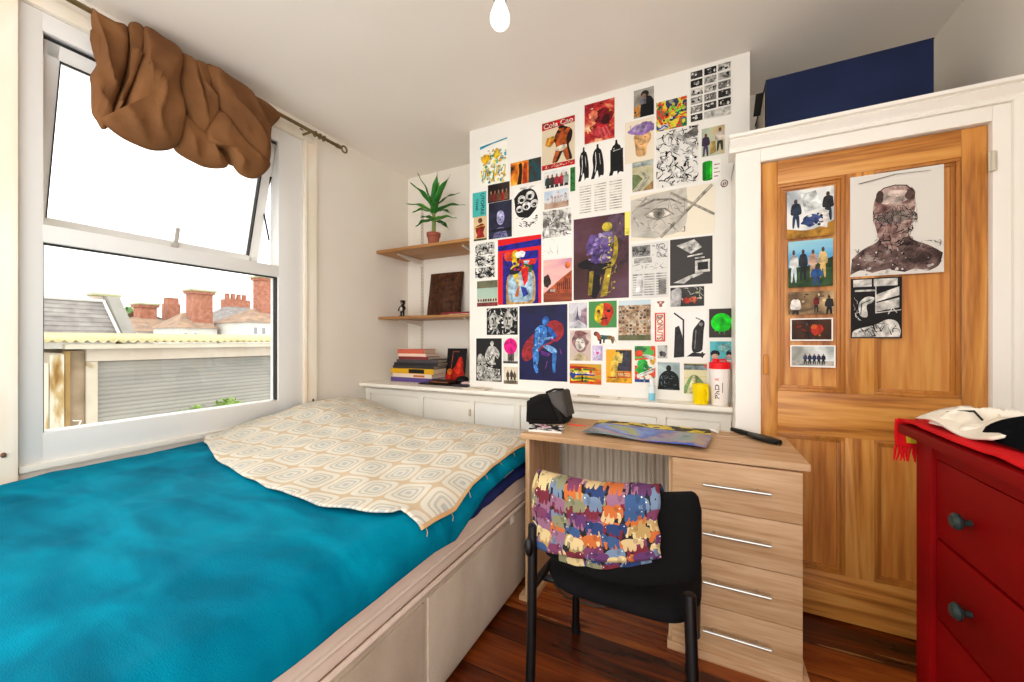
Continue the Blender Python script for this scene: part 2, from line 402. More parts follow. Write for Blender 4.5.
def hem(y): return lerp_tab([(-.1, .51), (.5, .512), (.95, .515), (1.06, .50), (1.15, .54), (1.26, .585), (1.6, .607), (2.0, .615)], y)
def bed_surf(s, y, lift=0., edge=-.75):
    """s<=1 runs over the top to the shoulder, above 1 it falls down the side"""
    R = .085
    x0, x1 = BX0+.012, edge-R
    tz = top_z(x1, y)+lift
    if s <= 1:
        x = x0+(x1-x0)*s; z = top_z(x, y)+lift
        return (x, y, z)
    h = max(.001, tz-hem(y)); rr = min(R, h*.9)
    arc = rr*PI/2; tot = arc+max(0, h-rr); d = (s-1)*tot
    if d < arc:
        th = d/rr; return (x1+R*math.sin(th)+lift*math.sin(th)*.6, y, tz-rr+rr*math.cos(th))
    return (edge+lift*.6+.004*nz(y, 3, 9), y, tz-rr-(d-arc))
M_teal = mottled('teal_fleece', ['#006480', '#007391', '#007f9c', '#008cab'], 5.5, .8, pos=[.32, .45, .55, .68], dist=.7, bump=.25, bscale=300, stretch=(.55, 1.5, 1), detail=6, spec=.03)
b = MB()
def teal(a, c):
    y = BY0-.05+(2.02-BY0+.05)*c; s = a*1.36 if a < .7353 else 1+(a-.7353)/.2647
    p = bed_surf(min(s, 2), y, .018)
    return (p[0], p[1], p[2]+.010*nz(p[0]*.6, p[1], 4, 3)+.004*nz(p[0], p[1], 14, 4)*(1 if s < 1.2 else .3))
b.grid(teal, 130, 170, M_teal)
tl = tag(b.build('blanket', sharp=0, solid=.007), 'large teal fleece blanket covering the near half of the bed', 'blanket')

def throw_mat():
    m, n, l, b = newmat('throw_weave')
    tc = n.new('ShaderNodeTexCoord'); sx = n.new('ShaderNodeSeparateXYZ')
    nd = n.new('ShaderNodeTexNoise'); nd.inputs['Scale'].default_value = 9
    l.new(tc.outputs['UV'], nd.inputs['Vector'])
    va = n.new('ShaderNodeVectorMath'); va.operation = 'MULTIPLY_ADD'; va.inputs[1].default_value = (.022, .022, 0)
    l.new(nd.outputs['Color'], va.inputs[0]); l.new(tc.outputs['UV'], va.inputs[2]); l.new(va.outputs[0], sx.inputs[0])
    def mt(op, a, b_=None):
        q = n.new('ShaderNodeMath'); q.operation = op
        for i, v in enumerate((a, b_)):
            if v is None: continue
            if isinstance(v, (int, float)): q.inputs[i].default_value = v
            else: l.new(v, q.inputs[i])
        return q.outputs[0]
    u = mt('SUBTRACT', mt('FRACT', mt('DIVIDE', sx.outputs['X'], .135)), .5)
    row = mt('FLOOR', mt('DIVIDE', sx.outputs['Y'], .15))
    v = mt('SUBTRACT', mt('FRACT', mt('DIVIDE', sx.outputs['Y'], .15)), .5)
    e = 5.
    d = mt('POWER', mt('ADD', mt('POWER', mt('ABSOLUTE', mt('MULTIPLY', u, 2.12)), e), mt('POWER', mt('ABSOLUTE', mt('MULTIPLY', v, 2.15)), e)), 1/e)
    r = ramp(n, ['#b0b6b4', '#d9d3c6', '#b9b9b0', '#dcd7ca', '#c0b9a8', '#dfdacd', '#cdb592'], [0, .17, .34, .48, .62, .72, 1.0], True)
    l.new(d, r.inputs[0])
    t = n.new('ShaderNodeTexNoise'); t.inputs['Scale'].default_value = 4; l.new(tc.outputs['UV'], t.inputs['Vector'])
    mx = n.new('ShaderNodeMix'); mx.data_type = 'RGBA'; l.new(mt('MULTIPLY', t.outputs['Fac'], .35), mx.inputs[0]); l.new(r.outputs[0], mx.inputs[6]); mx.inputs[7].default_value = (*lin('#cfc4ae'), 1)
    l.new(mx.outputs[2], b.inputs['Base Color']); b.inputs['Roughness'].default_value = .9
    t2 = n.new('ShaderNodeTexNoise'); t2.inputs['Scale'].default_value = 260; l.new(tc.outputs['UV'], t2.inputs['Vector'])
    bp = n.new('ShaderNodeBump'); bp.inputs['Strength'].default_value = .3; bp.inputs['Distance'].default_value = .004
    l.new(t2.outputs['Fac'], bp.inputs['Height']); l.new(bp.outputs[0], b.inputs['Normal'])
    return m
M_throw = throw_mat(); M_tan = mottled('throw_edge', ['#c99e6c', '#d8b585'], 9, .9)
EDGE = [(-2.34, 1.10), (-2.25, 1.04), (-1.95, .95), (-1.70, .885), (-1.40, .83), (-1.1, .83), (-.95, .845), (-.85, .865), (-.80, .90)]
def throw(a, c):
    s = a*1.5
    xt = BX0+.012+(-.85-BX0-.012)*min(s, 1.1)
    y0 = lerp_tab(EDGE, xt)+.012*nz(a, 0, 8); y = y0+(2.015-y0)*c
    p = bed_surf(s, y, .034)
    fold = .012*abs(nz(p[0]*1.2+p[1]*.7, p[1]*.5-p[0]*.4, 3.4, 5))+.008*nz(p[0], p[1], 9, 6)
    k = sm(-1.5, -2.2, p[0])
    fold += k*.022*abs(nz(p[0]*2, p[1]*1.5, 3.5, 8))
    return (p[0], p[1], p[2]+fold)
b = MB()
def tuv(a, c):
    p = throw(a, c); return (p[0]+(.1 if a > .78 else 0)*0+.16*(p[1]-1), p[1]-.12*p[0])
v, f = b.grid(throw, 110, 90, M_throw, uvf=tuv)
for i, fc in enumerate(f):
    if i//89 >= 104: fc.material_index = b.mi(M_tan)
th = tag(b.build('throw', sharp=0, solid=.006), 'tan throw patterned with pale rounded squares over the far half of the bed', 'throw')
random.seed(4)
for k in range(9):
    q = MB(); p = Vector(throw(.995, .02+.11*k)); q.tube([p, p+Vector((.008, random.uniform(-.006, .006), -.01)), p+Vector((.010, random.uniform(-.01, .01), -.022))], .001, M_tan, 5)
    q.build('loose_thread', th)

# ---------------------------------------------------------------- curtain rod and bundled curtain
RX, RZ = -2.295, 2.532
rod = thing('curtain_rod', 'aged brass curtain rod with ring finial above the window', 'curtain rod', (RX, 1.2, RZ))
MB().tube([(RX, .30, RZ+.012), (RX, 1.88, RZ-.004)], .011, M_brass, 12).build('pole', rod)
q = MB(); q.tube([(RX, 1.865+.0, RZ-.004), (RX, 1.90, RZ-.004)], [.015, .013], M_brass, 12)
q.grid(lambda a, c: (RX+.006*math.sin(2*PI*c), 1.93+(.022+.006*math.cos(2*PI*c))*math.cos(2*PI*a), RZ-.004+(.022+.006*math.cos(2*PI*c))*math.sin(2*PI*a)), 22, 8, M_brass, True, True)
q.build('finial', rod)
for y in (1.70, 1.735, 1.765):
    q = MB()
    q.grid(lambda a, c: (RX+(.016+.004*math.cos(2*PI*c))*math.cos(2*PI*a), y+.004*math.sin(2*PI*c), RZ+(.016+.004*math.cos(2*PI*c))*math.sin(2*PI*a)-.004), 16, 6, M_brass, True, True)
    q.build('curtain_ring', rod)
for y in (1.66, .42):
    q = MB(); q.box(XL, y-.012, RZ-.04, XL+.008, y+.012, RZ+.03, M_brass, bev=.003); q.tube([(XL+.005, y, RZ-.012), (RX, y, RZ-.014)], .007, M_brass, 8)
    q.build('bracket', rod)
M_cur = mottled('brown_cotton', ['#694427', '#774f2e', '#875c37'], 4, .8, bump=.15, bscale=140)
cur = thing('curtain', 'brown curtain bundled up and looped over the rod', 'curtain', (RX, 1.08, 2.05))
FOLDS = {
  'A': (0, 0.045, [(0.659, 2.548), (0.69, 2.543), (0.72, 2.542), (0.769, 2.555), (0.774, 2.473), (0.76, 2.33), (0.733, 2.205), (0.712, 2.087), (0.69, 2.058), (0.674, 2.085), (0.661, 2.113), (0.659, 2.221), (0.656, 2.265), (0.678, 2.336), (0.69, 2.438), (0.678, 2.476)]),
  'B': (0.02, 0.04, [(0.769, 2.561), (0.821, 2.575), (0.812, 2.449), (0.769, 2.262), (0.725, 2.117), (0.712, 2.075), (0.707, 2.108), (0.733, 2.205), (0.76, 2.318), (0.769, 2.433)]),
  'C': (0.035, 0.055, [(0.816, 2.575), (0.886, 2.577), (0.956, 2.553), (0.945, 2.405), (0.967, 2.244), (0.937, 2.095), (0.856, 2.032), (0.779, 2.029), (0.72, 2.046), (0.675, 2.082), (0.699, 2.11), (0.742, 2.162), (0.783, 2.332), (0.807, 2.471)]),
  'D': (0.012, 0.045, [(0.95, 2.549), (1.019, 2.554), (1.043, 2.45), (1.086, 2.334), (1.061, 2.194), (0.984, 2.259), (0.945, 2.379)]),
  'E': (0, 0.05, [(0.931, 2.099), (0.962, 2.267), (1.055, 2.219), (1.13, 2.154), (1.173, 2.099), (1.104, 2.057), (1.031, 2.054)]),
  'F': (0.025, 0.035, [(1.007, 2.546), (1.067, 2.564), (1.086, 2.476), (1.117, 2.351), (1.073, 2.214), (1.043, 2.311), (1.025, 2.44)]),
  'G': (0.035, 0.05, [(1.057, 2.56), (1.184, 2.565), (1.291, 2.529), (1.368, 2.42), (1.379, 2.329), (1.363, 2.177), (1.24, 2.203), (1.157, 2.298), (1.092, 2.408)]),
  'H': (0.005, 0.04, [(1.276, 2.528), (1.36, 2.552), (1.45, 2.512), (1.384, 2.388), (1.389, 2.334), (1.298, 2.4)]),
  'I': (0.045, 0.04, [(1.049, 2.202), (1.117, 2.358), (1.184, 2.282), (1.298, 2.213), (1.373, 2.181), (1.298, 2.072), (1.211, 2.062), (1.143, 2.16), (1.067, 2.154)]),
}
def fold(base, dep, out, seed):
    """one cushion-like fold of the bunched cloth: an outline in the window plane, swollen towards the room"""
    n_ = len(out); pts = []
    for i in range(n_):                              # rounded outline (Catmull-Rom)
        p0, p1, p2, p3 = (out[(i+k-1) % n_] for k in range(4))
        for s in range(5):
            t = s/5; pts.append(tuple(.5*((2*p1[j])+(p2[j]-p0[j])*t+(2*p0[j]-5*p1[j]+4*p2[j]-p3[j])*t*t+(3*p1[j]-p0[j]-3*p2[j]+p3[j])*t**3) for j in (0, 1)))
    cy = sum(p[0] for p in pts)/len(pts); cz = sum(p[1] for p in pts)/len(pts); m = len(pts)
    b = MB(); vs = []; NR = 16
    def q(i, r, side):
        y, z = cy+(pts[i][0]-cy)*r, cz+(pts[i][1]-cz)*r
        k = max(0, 1-r**3)**.55
        x = RX+.01+base+(dep*k*1.25 if side > 0 else -.05*k)
        if side > 0:
            w_ = noise.noise(Vector((y*4.5+seed*3.1, z*4.5, seed)))
            x += k*(.030*(1-abs(math.sin((y*.8+z*.45)*26+3.6*w_+seed))**.45)-.012)+.012*k*noise.noise(Vector((y*16, z*16, seed+7)))
        return (max(x, XL+.025), y, z)
    for side in (1, -1):
        g = [[q(i, r/NR, side) for r in range(1, NR+1)] for i in range(m)]
        c0 = q(0, .001, side); base_i = len(vs); vs.append(c0)
        for row in g: vs.extend(row)
        fs = []
        for i in range(m):
            a = base_i+1+i*NR; d = base_i+1+((i+1) % m)*NR
            fs.append((base_i, a, d))
            fs += [(a+r, a+r+1, d+r+1, d+r) for r in range(NR-1)]
        b.add(vs[base_i:], [tuple(v-base_i for v in f) for f in fs], M_cur, True)
    bmesh.ops.remove_doubles(b.bm, verts=b.bm.verts, dist=1e-5); bmesh.ops.recalc_face_normals(b.bm, faces=b.bm.faces)
    return b
FOLDS['core'] = (-.03, .04, [(.68, 2.50), (.95, 2.53), (1.35, 2.52), (1.38, 2.32), (1.33, 2.14), (1.12, 2.12), (.95, 2.11), (.74, 2.10), (.69, 2.3)])
for k, nm in enumerate(FOLDS): fold(*FOLDS[nm], k+1).build('fold', cur, sharp=0)

# ---------------------------------------------------------------- pendant bulb
pl = thing('pendant_bulb', 'bare white light bulb hanging from the ceiling on a white cord', 'light bulb', (-.567, 1.058, 2.15))
bx, by, bz = -.567, 1.058, 2.135
MB().tube([(bx, by, bz+.14), (bx, by, CEIL-.02)], .0035, plain('#efece6', .5), 8).build('cord', pl)
MB().lathe([(.0, CEIL), (.04, CEIL), (.038, CEIL-.012), (.02, CEIL-.026), (0, CEIL-.028)], (bx, by, 0), plain('#efece6', .4)).build('ceiling_rose', pl)
MB().lathe([(0, .152), (.010, .15), (.014, .135), (.019, .128), (.019, .092), (.0, .09)], (bx, by, bz), plain('#efece6', .4)).build('lamp_holder', pl)
MB().lathe([(.0195, .094), (.0205, .090), (.0195, .086)], (bx, by, bz), plain('#55524e', .5)).build('holder_ring', pl)
MB().lathe([(.015, .092), (.017, .075), (.024, .058), (.030, .040), (.031, .028), (.029, .015), (.022, .005), (.012, .0008), (0, 0)], (bx, by, bz), plain('#fbf8f2', .3, emit=.35), 28).build('bulb', pl)

# ---------------------------------------------------------------- desk
OAKC = ['#a3784e', '#c0966c', '#d0ab84', '#dcbd99']
O_x = wood('oak_along', OAKC, 'x', 14, .5, .4); O_z = wood('oak_upright', OAKC, 'z', 14, .5, .4, 3.)
dk = thing('desk', 'light oak pedestal desk with four drawers on its right', 'desk', (-.2, 1.8, 0))
b = MB(); b.prism([(-.725, 1.545), (.318, 1.572), (.313, 1.985), (-.70, 1.985)], 'z', .728, .752, O_x, bev=.002); b.build('desktop', dk)
Bx(-.715, 1.575, .02, -.695, 1.975, .728, O_z, bev=.0015).build('side_panel', dk)
Bx(-.74, 1.56, .0, -.67, 1.98, .022, O_x, bev=.003).build('foot', dk)
ped = MB(); ped.box(-.118, 1.59, .03, -.1, 1.975, .728, O_z, bev=.001); ped.box(.277, 1.59, .03, .295, 1.975, .728, O_z, bev=.001)
ped.box(-.1, 1.96, .03, .277, 1.975, .728, O_z); ped.box(-.1, 1.59, .7, .277, 1.97, .727, O_x); 
ped.build('pedestal', dk)
b = MB(); b.box(-.122, 1.562, 0, .318, 1.98, .032, O_x, bev=.003); b.build('plinth', dk)
for k in range(4):
    z1 = .722-.1745*k; z0 = z1-.172
    dw = Bx(-.104, 1.571, z0, .296, 1.589, z1, O_x, bev=.0015)
    dw.box(-.09, 1.589, z0+.02, .27, 1.95, z1-.03, O_x)
    d_ = dw.build('drawer', dk)
    h = MB(); zc = (z0+z1)/2+.008
    h.tube([(.0, 1.545, zc), (.205, 1.545, zc)], .0055, M_steel, 10)
    for x in (.035, .165): h.tube([(x, 1.572, zc), (x, 1.545, zc)], .0045, M_steel, 8)
    h.build('handle', d_)

# radiator behind the desk
rd = thing('radiator', 'cream ribbed panel radiator behind the desk', 'radiator', (-.45, 2.13, .1))
M_rad = plain('#d8cfbf', .45, name='radiator_enamel')
b = MB()
def radf(a, c):
    x = -.90+.83*a; ph = (x/.042) % 1
    return (x, 2.10-.022*sm(.15, .38, ph)*sm(.85, .62, ph), .10+.60*c)
b.grid(radf, 250, 2, M_rad); b.build('ribbed_panel', rd, sharp=40)
Bx(-.90, 2.101, .10, -.07, 2.165, .70, M_rad, bev=.004).build('casing', rd)
q = MB()
for k in range(26): q.box(-.885+k*.031, 2.112, .7, -.872+k*.031, 2.155, .704, M_rad)
q.build('top_grille', rd)
q = MB(); q.tube([(-.04, 2.13, .0), (-.04, 2.13, .15), (-.075, 2.13, .15)], .008, M_steel, 8); q.tube([(-.04, 2.13, .13), (-.04, 2.13, .21)], .018, M_case, 10); q.build('valve', rd)

# ---------------------------------------------------------------- chair (seen from behind)
ch = thing('chair', 'black stackable visitor chair pushed up to the desk', 'chair', (-.23, 1.28, 0))
M_blkf = mottled('black_fabric', ['#040304', '#080708'], 30, .9, bump=.2, bscale=300); M_tub = plain('#0a090a', .38, name='black_tube', spec=.35)
def backf(a, c):
    th = 2*PI*c; x = -.225+.222*(2*a-1); e = abs(2*a-1)
    r = min(1, ((1-e)/.12)) if e > .88 else 1; r = math.sqrt(max(0, 1-(1-r)**2)) if r < 1 else 1
    hz = .115*(.55+.45*r); ht = .024*max(.12, r)
    z = .632+.035*a+hz*math.copysign(abs(math.cos(th))**.45, math.cos(th)); z -= .025*(1-e*e)*(1 if math.cos(th) < 0 else 0)
    y = 1.04+.055*e*e+ht*math.copysign(abs(math.sin(th))**.7, math.sin(th))-.10*(z-.652)
    return (x, y, z)
b = MB(); v, f = b.grid(backf, 60, 40, M_blkf, cv=True)
b.add([x.co.copy() for x in v[:40]], [tuple(range(40))], M_blkf); b.add([x.co.copy() for x in v[-40:]], [tuple(range(40))], M_blkf)
b.build('backrest', ch, sharp=0)
def seatf(a, c):
    th = 2*PI*a; sp = lambda v: math.copysign(abs(v)**.45, v)
    k = math.sin(PI*c); z = .445-.032*math.cos(PI*c)
    return (-.225+.222*sp(math.cos(th))*(k**.25 if k > 0 else 0), 1.285+.20*sp(math.sin(th))*(k**.25 if k > 0 else 0), z+.018*sm(1.3, 1.08, 1.285+.2*math.sin(th))*-1)
b = MB(); b.grid(seatf, 56, 14, M_blkf, cu=True); b.build('seat', ch, sharp=0)
for (p, nm) in (([(-.452, 1.02, .0), (-.452, 1.04, .30), (-.452, 1.05, .615)], 'rear_leg'), ([(-.004, 1.02, .0), (-.022, 1.035, .30), (-.030, 1.055, .53)], 'rear_leg'),
                ([(-.455, 1.49, .0), (-.445, 1.46, .41)], 'front_leg'), ([(-.04, 1.49, .0), (-.045, 1.46, .41)], 'front_leg')):
    q = MB(); q.tube(p, .0145, M_tub, 12)
    q.tube([Vector(p[0]), Vector(p[0])+Vector((0, 0, .03))], .0175, M_black, 10)
    q.build('leg', ch)
q = MB()
for x in (-.448, -.018): q.tube([(x, 1.045, .44), (x, 1.46, .415)], .012, M_tub, 10)
q.tube([(-.448, 1.12, .425), (-.018, 1.12, .425)], .011, M_tub, 10); q.tube([(-.448, 1.45, .415), (-.018, 1.45, .415)], .011, M_tub, 10); q.build('frame', ch)
for x in (-.458,):
    q = MB(); q.ell((x, 1.038, .555), (.015, .018, .03), M_tub, 12); q.build('joint_cap', ch)

# ---------------------------------------------------------------- patterned cloth over the chair back
def elephant_mat():
    m, n, l, b = newmat('elephant_print')
    def mt(op, a, b_=None, c=None):
        q = n.new('ShaderNodeMath'); q.operation = op
        for i, v in enumerate((a, b_, c)):
            if v is None: continue
            if isinstance(v, (int, float)): q.inputs[i].default_value = v
            else: l.new(v, q.inputs[i])
        return q.outputs[0]
    tc = n.new('ShaderNodeTexCoord'); S_ = 19.
    cols = []; last = None
    for layer in range(3):
        mp = n.new('ShaderNodeMapping'); mp.inputs['Location'].default_value = (layer*.37, layer*.61, 0); l.new(tc.outputs['UV'], mp.inputs[0])
        sc = n.new('ShaderNodeVectorMath'); sc.operation = 'SCALE'; sc.inputs['Scale'].default_value = S_; l.new(mp.outputs[0], sc.inputs[0])
        vo = n.new('ShaderNodeTexVoronoi'); vo.voronoi_dimensions = '2D'; vo.inputs['Scale'].default_value = 1; vo.inputs['Randomness'].default_value = .5; l.new(sc.outputs[0], vo.inputs['Vector'])
        df = n.new('ShaderNodeVectorMath'); df.operation = 'SUBTRACT'; l.new(sc.outputs[0], df.inputs[0]); l.new(vo.outputs['Position'], df.inputs[1])
        sp = n.new('ShaderNodeSeparateXYZ'); l.new(df.outputs[0], sp.inputs[0])
        cs = n.new('ShaderNodeSeparateColor'); l.new(vo.outputs['Color'], cs.inputs[0])
        sg = mt('SUBTRACT', mt('MULTIPLY', mt('GREATER_THAN', cs.outputs[2], .5), 2.), 1.)
        X = mt('MULTIPLY', sp.outputs[0], sg); Y = sp.outputs[1]
        def ell(cx, cy, rx, ry):
            a = mt('DIVIDE', mt('SUBTRACT', X, cx), rx); c = mt('DIVIDE', mt('SUBTRACT', Y, cy), ry)
            return mt('ADD', mt('MULTIPLY', a, a), mt('MULTIPLY', c, c))
        parts = [ell(-.1, .05, .36, .25), ell(.27, .16, .2, .22), ell(.43, -.08, .07, .26), ell(-.32, -.22, .1, .24), ell(-.08, -.24, .09, .22), ell(.1, -.22, .1, .24)]
        d = parts[0]
        for p in parts[1:]: d = mt('MINIMUM', d, p)
        body = mt('LESS_THAN', d, 1.); ear = mt('LESS_THAN', ell(.17, .14, .1, .15), 1.); eye = mt('LESS_THAN', ell(.34, .22, .03, .03), 1.)
        r = ramp(n, ['#bfa476', '#2d4a74', '#6e2f50', '#b45c26', '#65778f', '#691628', '#c8b07e', '#865a72', '#1b3160', '#7a785a', '#a6864f', '#552858'], None, True); l.new(cs.outputs[0], r.inputs[0])
        hs = n.new('ShaderNodeHueSaturation'); hs.inputs['Value'].default_value = .7; l.new(r.outputs[0], hs.inputs['Color'])
        hs2 = n.new('ShaderNodeMix'); hs2.data_type = 'RGBA'; l.new(ear, hs2.inputs[0]); l.new(r.outputs[0], hs2.inputs[6]); l.new(hs.outputs[0], hs2.inputs[7])
        hs3 = n.new('ShaderNodeMix'); hs3.data_type = 'RGBA'; l.new(eye, hs3.inputs[0]); l.new(hs2.outputs[2], hs3.inputs[6]); hs3.inputs[7].default_value = (.8, .75, .6, 1)
        mx = n.new('ShaderNodeMix'); mx.data_type = 'RGBA'; l.new(body, mx.inputs[0]); l.new(hs3.outputs[2], mx.inputs[7])
        if last is None: mx.inputs[6].default_value = (*lin('#120c0e'), 1)
        else: l.new(last, mx.inputs[6])
        last = mx.outputs[2]
    l.new(last, b.inputs['Base Color']); b.inputs['Roughness'].default_value = .9
    return m
M_ele = elephant_mat()
def draped(y_back, length_back, length_front, x0, x1, lift, seed):
    """cloth laid over the backrest: hangs behind (towards the bed side of the room) and in front"""
    b = MB(); R = .026+lift; tot = length_back+PI*R+length_front
    def path(x, d):
        e = abs((x+.225)/.222); yc = 1.04+.055*e*e-.10*.11; zt = .632+.035*((x+.447)/.444)+.115
        zc = zt-.024
        if d < length_back:
            k = length_back-d; return (x, yc-R-.004*nz(x, k, 9, seed)+.10*k, zc-k)
        d2 = d-length_back
        if d2 < PI*R:
            th = d2/R; return (x, yc-R*math.cos(th), zc+R*math.sin(th))
        k = d2-PI*R; return (x, yc+R+.10*k+.006*nz(x, k, 9, seed), zc-k)
    def fn(a, c):
        x = x0+(x1-x0)*a; p = path(x, tot*c)
        w_ = .008*nz(a*3, c*2, 2, seed+2)
        sag = .012*math.sin(a*PI)*(1-c)
        return (p[0]+.010*nz(c*2, a, 3, seed), p[1]+w_*.6, p[2]+w_*.5-sag*.5+.045*a*max(0, 1-c*2.2))
    b.grid(fn, 50, 60, M_ele, uvf=lambda a, c: ((x1-x0)*a*1.0+seed*.13, tot*c*1.0)); return b
cl = thing('cloth', 'folded cloth printed with multicoloured elephants hung over the chair back', 'cloth', (-.27, 1.03, .56))
draped(0, .172, .10, -.450, -.10, .010, 1).build('outer_layer', cl, sharp=0); cl.children[0].modifiers.new('thickness', 'SOLIDIFY').thickness = -.006
draped(0, .198, .06, -.365, -.112, .002, 5).build('inner_layer', cl, sharp=0); cl.children[1].modifiers.new('thickness', 'SOLIDIFY').thickness = -.004

# ---------------------------------------------------------------- red chest of drawers
RED = mottled('red_stain', ['#6e0204', '#7a0306', '#860408'], 5, .5, spec=.06, stretch=(1, .25, 1), bump=.03, bscale=60)
cd = thing('chest_of_drawers', 'red painted chest of drawers against the right wall', 'chest of drawers', (.75, .86, 0))
cy0, cy1, cx0, cx1 = .31, 1.375, .5, .985
b = MB(); b.box(cx0+.02, cy0, .07, cx1, cy1-.005, .9, RED)
b.build('carcass', cd)
for (y0, y1) in ((cy1-.072, cy1), (cy0, cy0+.072)): Bx(cx0, y0, 0, cx0+.045, y1, .912, RED, bev=.003).build('upright', cd)
for (y0, y1) in ((cy1-.05, cy1), (cy0, cy0+.05)): Bx(cx1-.045, y0, 0, cx1, y1, .912, RED, bev=.003).build('upright', cd)
Bx(cx0+.005, cy0+.072, .875, cx0+.03, cy1-.072, .912, RED, bev=.002).build('top_rail', cd)
Bx(cx0+.005, cy0+.072, .07, cx0+.03, cy1-.072, .105, RED, bev=.002).build('bottom_rail', cd)
Bx(.472, cy0-.02, .912, 1.0-.003, cy1+.022, .938, RED, bev=.005).build('top', cd)
for k in range(4):
    z1 = .872-.192*k; d_ = Bx(cx0+.008, cy0+.076, z1-.186, cx0+.03, cy1-.076, z1, RED, bev=.004).build('drawer', cd)
    for y in (1.16, .53):
        q = MB()
        RY = Matrix.Rotation(math.radians(-90), 4, 'Y')
        q.lathe([(.0, .032), (.012, .031), (.018, .024), (.016, .018), (.007, .012), (.006, 0)], (cx0+.008, y, z1-.098), plain('#2f3a38', .45, .3), 18, M=RY)
        q.build('knob', d_)

# scarf, clothes on the chest
M_scarf = mottled('red_scarf', ['#c40810', '#d90e16'], 8, .85, bump=.3, bscale=60)
sc = thing('scarf', 'bright red fringed scarf spread over the top of the red chest', 'scarf', (.72, .95, .94))
def scf(a, c):
    x = .478+.30*a+.02*nz(c, 1, 4); y = .36+1.055*c
    return (x, y, .944+.006*abs(nz(x, y, 8, 2))+.004*nz(x, y, 20, 3))
b = MB(); b.grid(scf, 20, 60, M_scarf); b.build('cloth', sc, sharp=0).modifiers.new('thickness', 'SOLIDIFY').thickness = -.004
b = MB(); b.grid(lambda a, c: (.470+.085*a, 1.408+.006*math.sin(PI*c)+.003*math.sin(a*14), .948-.075*c), 14, 10, M_scarf); b.build('hanging_end', sc, sharp=0).modifiers.new('thickness', 'SOLIDIFY').thickness = .003
b = MB(); b.grid(lambda a, c: (.492+.055*a, 1.4045+.004*math.sin(PI*c), .925-.04*c), 8, 6, plain('#b99a1e', .8)); b.build('yellow_patch', sc, sharp=0).modifiers.new('thickness', 'SOLIDIFY').thickness = .002
q = MB(); random.seed(7)
for k in range(15):
    x = .472+.006*k; z = .876; q.tube([(x, 1.410, z), (x+random.uniform(-.004, .004), 1.412, z-.02), (x+random.uniform(-.006, .006), 1.411, z-.042)], [.0028, .003, .0018], M_scarf, 5)
q.build('fringe', sc)
def heap(m, cx, cy, hx, hy, z0, h, rot, seed, freq=9., ridge=.6, pw=2.6):
    """a heap of cloth: a swollen top with ridged folds over an irregular outline"""
    b = MB(); R = Matrix.Rotation(rot, 4, 'Z'); N = 70
    def fn(a, c):
        th = 2*PI*a; rr = c
        sp = lambda v: math.copysign(abs(v)**.6, v)
        ed = 1+.22*nz(math.cos(th), math.sin(th), 1.7, seed)+.08*nz(math.cos(th), math.sin(th), 5, seed+2)
        x, y = hx*sp(math.cos(th))*rr*ed, hy*sp(math.sin(th))*rr*ed
        w_ = nz(x, y, freq*.6, seed+4)*1.8
        f = 1-abs(math.sin((x*.8+y*.6)*freq*3.1+w_*2))**.7
        g = 1-abs(math.sin((x*.5-y*.9)*freq*2.3+w_*1.6+1))**.7
        body = (1-rr**pw)**.5 if rr < 1 else 0
        z = z0+h*body*(1-ridge+ridge*max(f, .8*g))+.006*body*nz(x, y, freq*3.5, seed+6)
        p = R @ Vector((x, y, 0)); return (cx+p.x, cy+p.y, max(z0, z))
    b.grid(fn, 90, 26, m, cu=True); bmesh.ops.remove_doubles(b.bm, verts=b.bm.verts, dist=1e-5); return b
o = thing('folded_shirt', 'crumpled cream shirt lying on the red scarf', 'shirt', (.62, 1.26, .955))
heap(mottled('cream_cotton', ['#dccfbb', '#e8decd', '#efe7d9'], 12, .9), .60, 1.285, .095, .075, .956, .055, .15, 3, 11, .6).build('body', o, sharp=0)
b = MB()
for k, (dx, col) in enumerate(((0, '#2a2826'), (.035, '#d8c9b0'))):
    b.tube([(.525+dx, 1.35-.02*k, .975), (.545+dx, 1.31, .99), (.56+dx, 1.27, .998), (.555+dx, 1.23, .985)], .0025, plain(col, .8), 6)
b.build('piping', o, sharp=0)
b = MB(); b.grid(lambda a, c: (.495+.09*a+.02*c, 1.36-.25*c-.02*a, .957+.04*a*(1-.3*c)+.008*math.sin(c*7+a*3)), 14, 18, mottled('cream_cotton_sleeve', ['#e2d6c2', '#eee5d6'], 8, .85)); b.build('sleeve', o, sharp=0).modifiers.new('thickness', 'SOLIDIFY').thickness = .005
b = heap(mottled('grey_cotton', ['#5f5853', '#7b726c'], 10, .9), .87, 1.22, .10, .12, .957, .055, .1, 9, 8, .5)
tag(b.build('folded_garment', sharp=0), 'folded grey garment lying behind the black jumper on the chest', 'garment')
b = heap(mottled('black_knit', ['#06080a', '#0c0f12'], 14, .95, spec=.05), .675, 1.075, .14, .15, .957, .062, .1, 14, 6, .35, 4)
tag(b.build('folded_jumper', sharp=0), 'rolled black jumper beside the cream shirt on the chest', 'jumper')

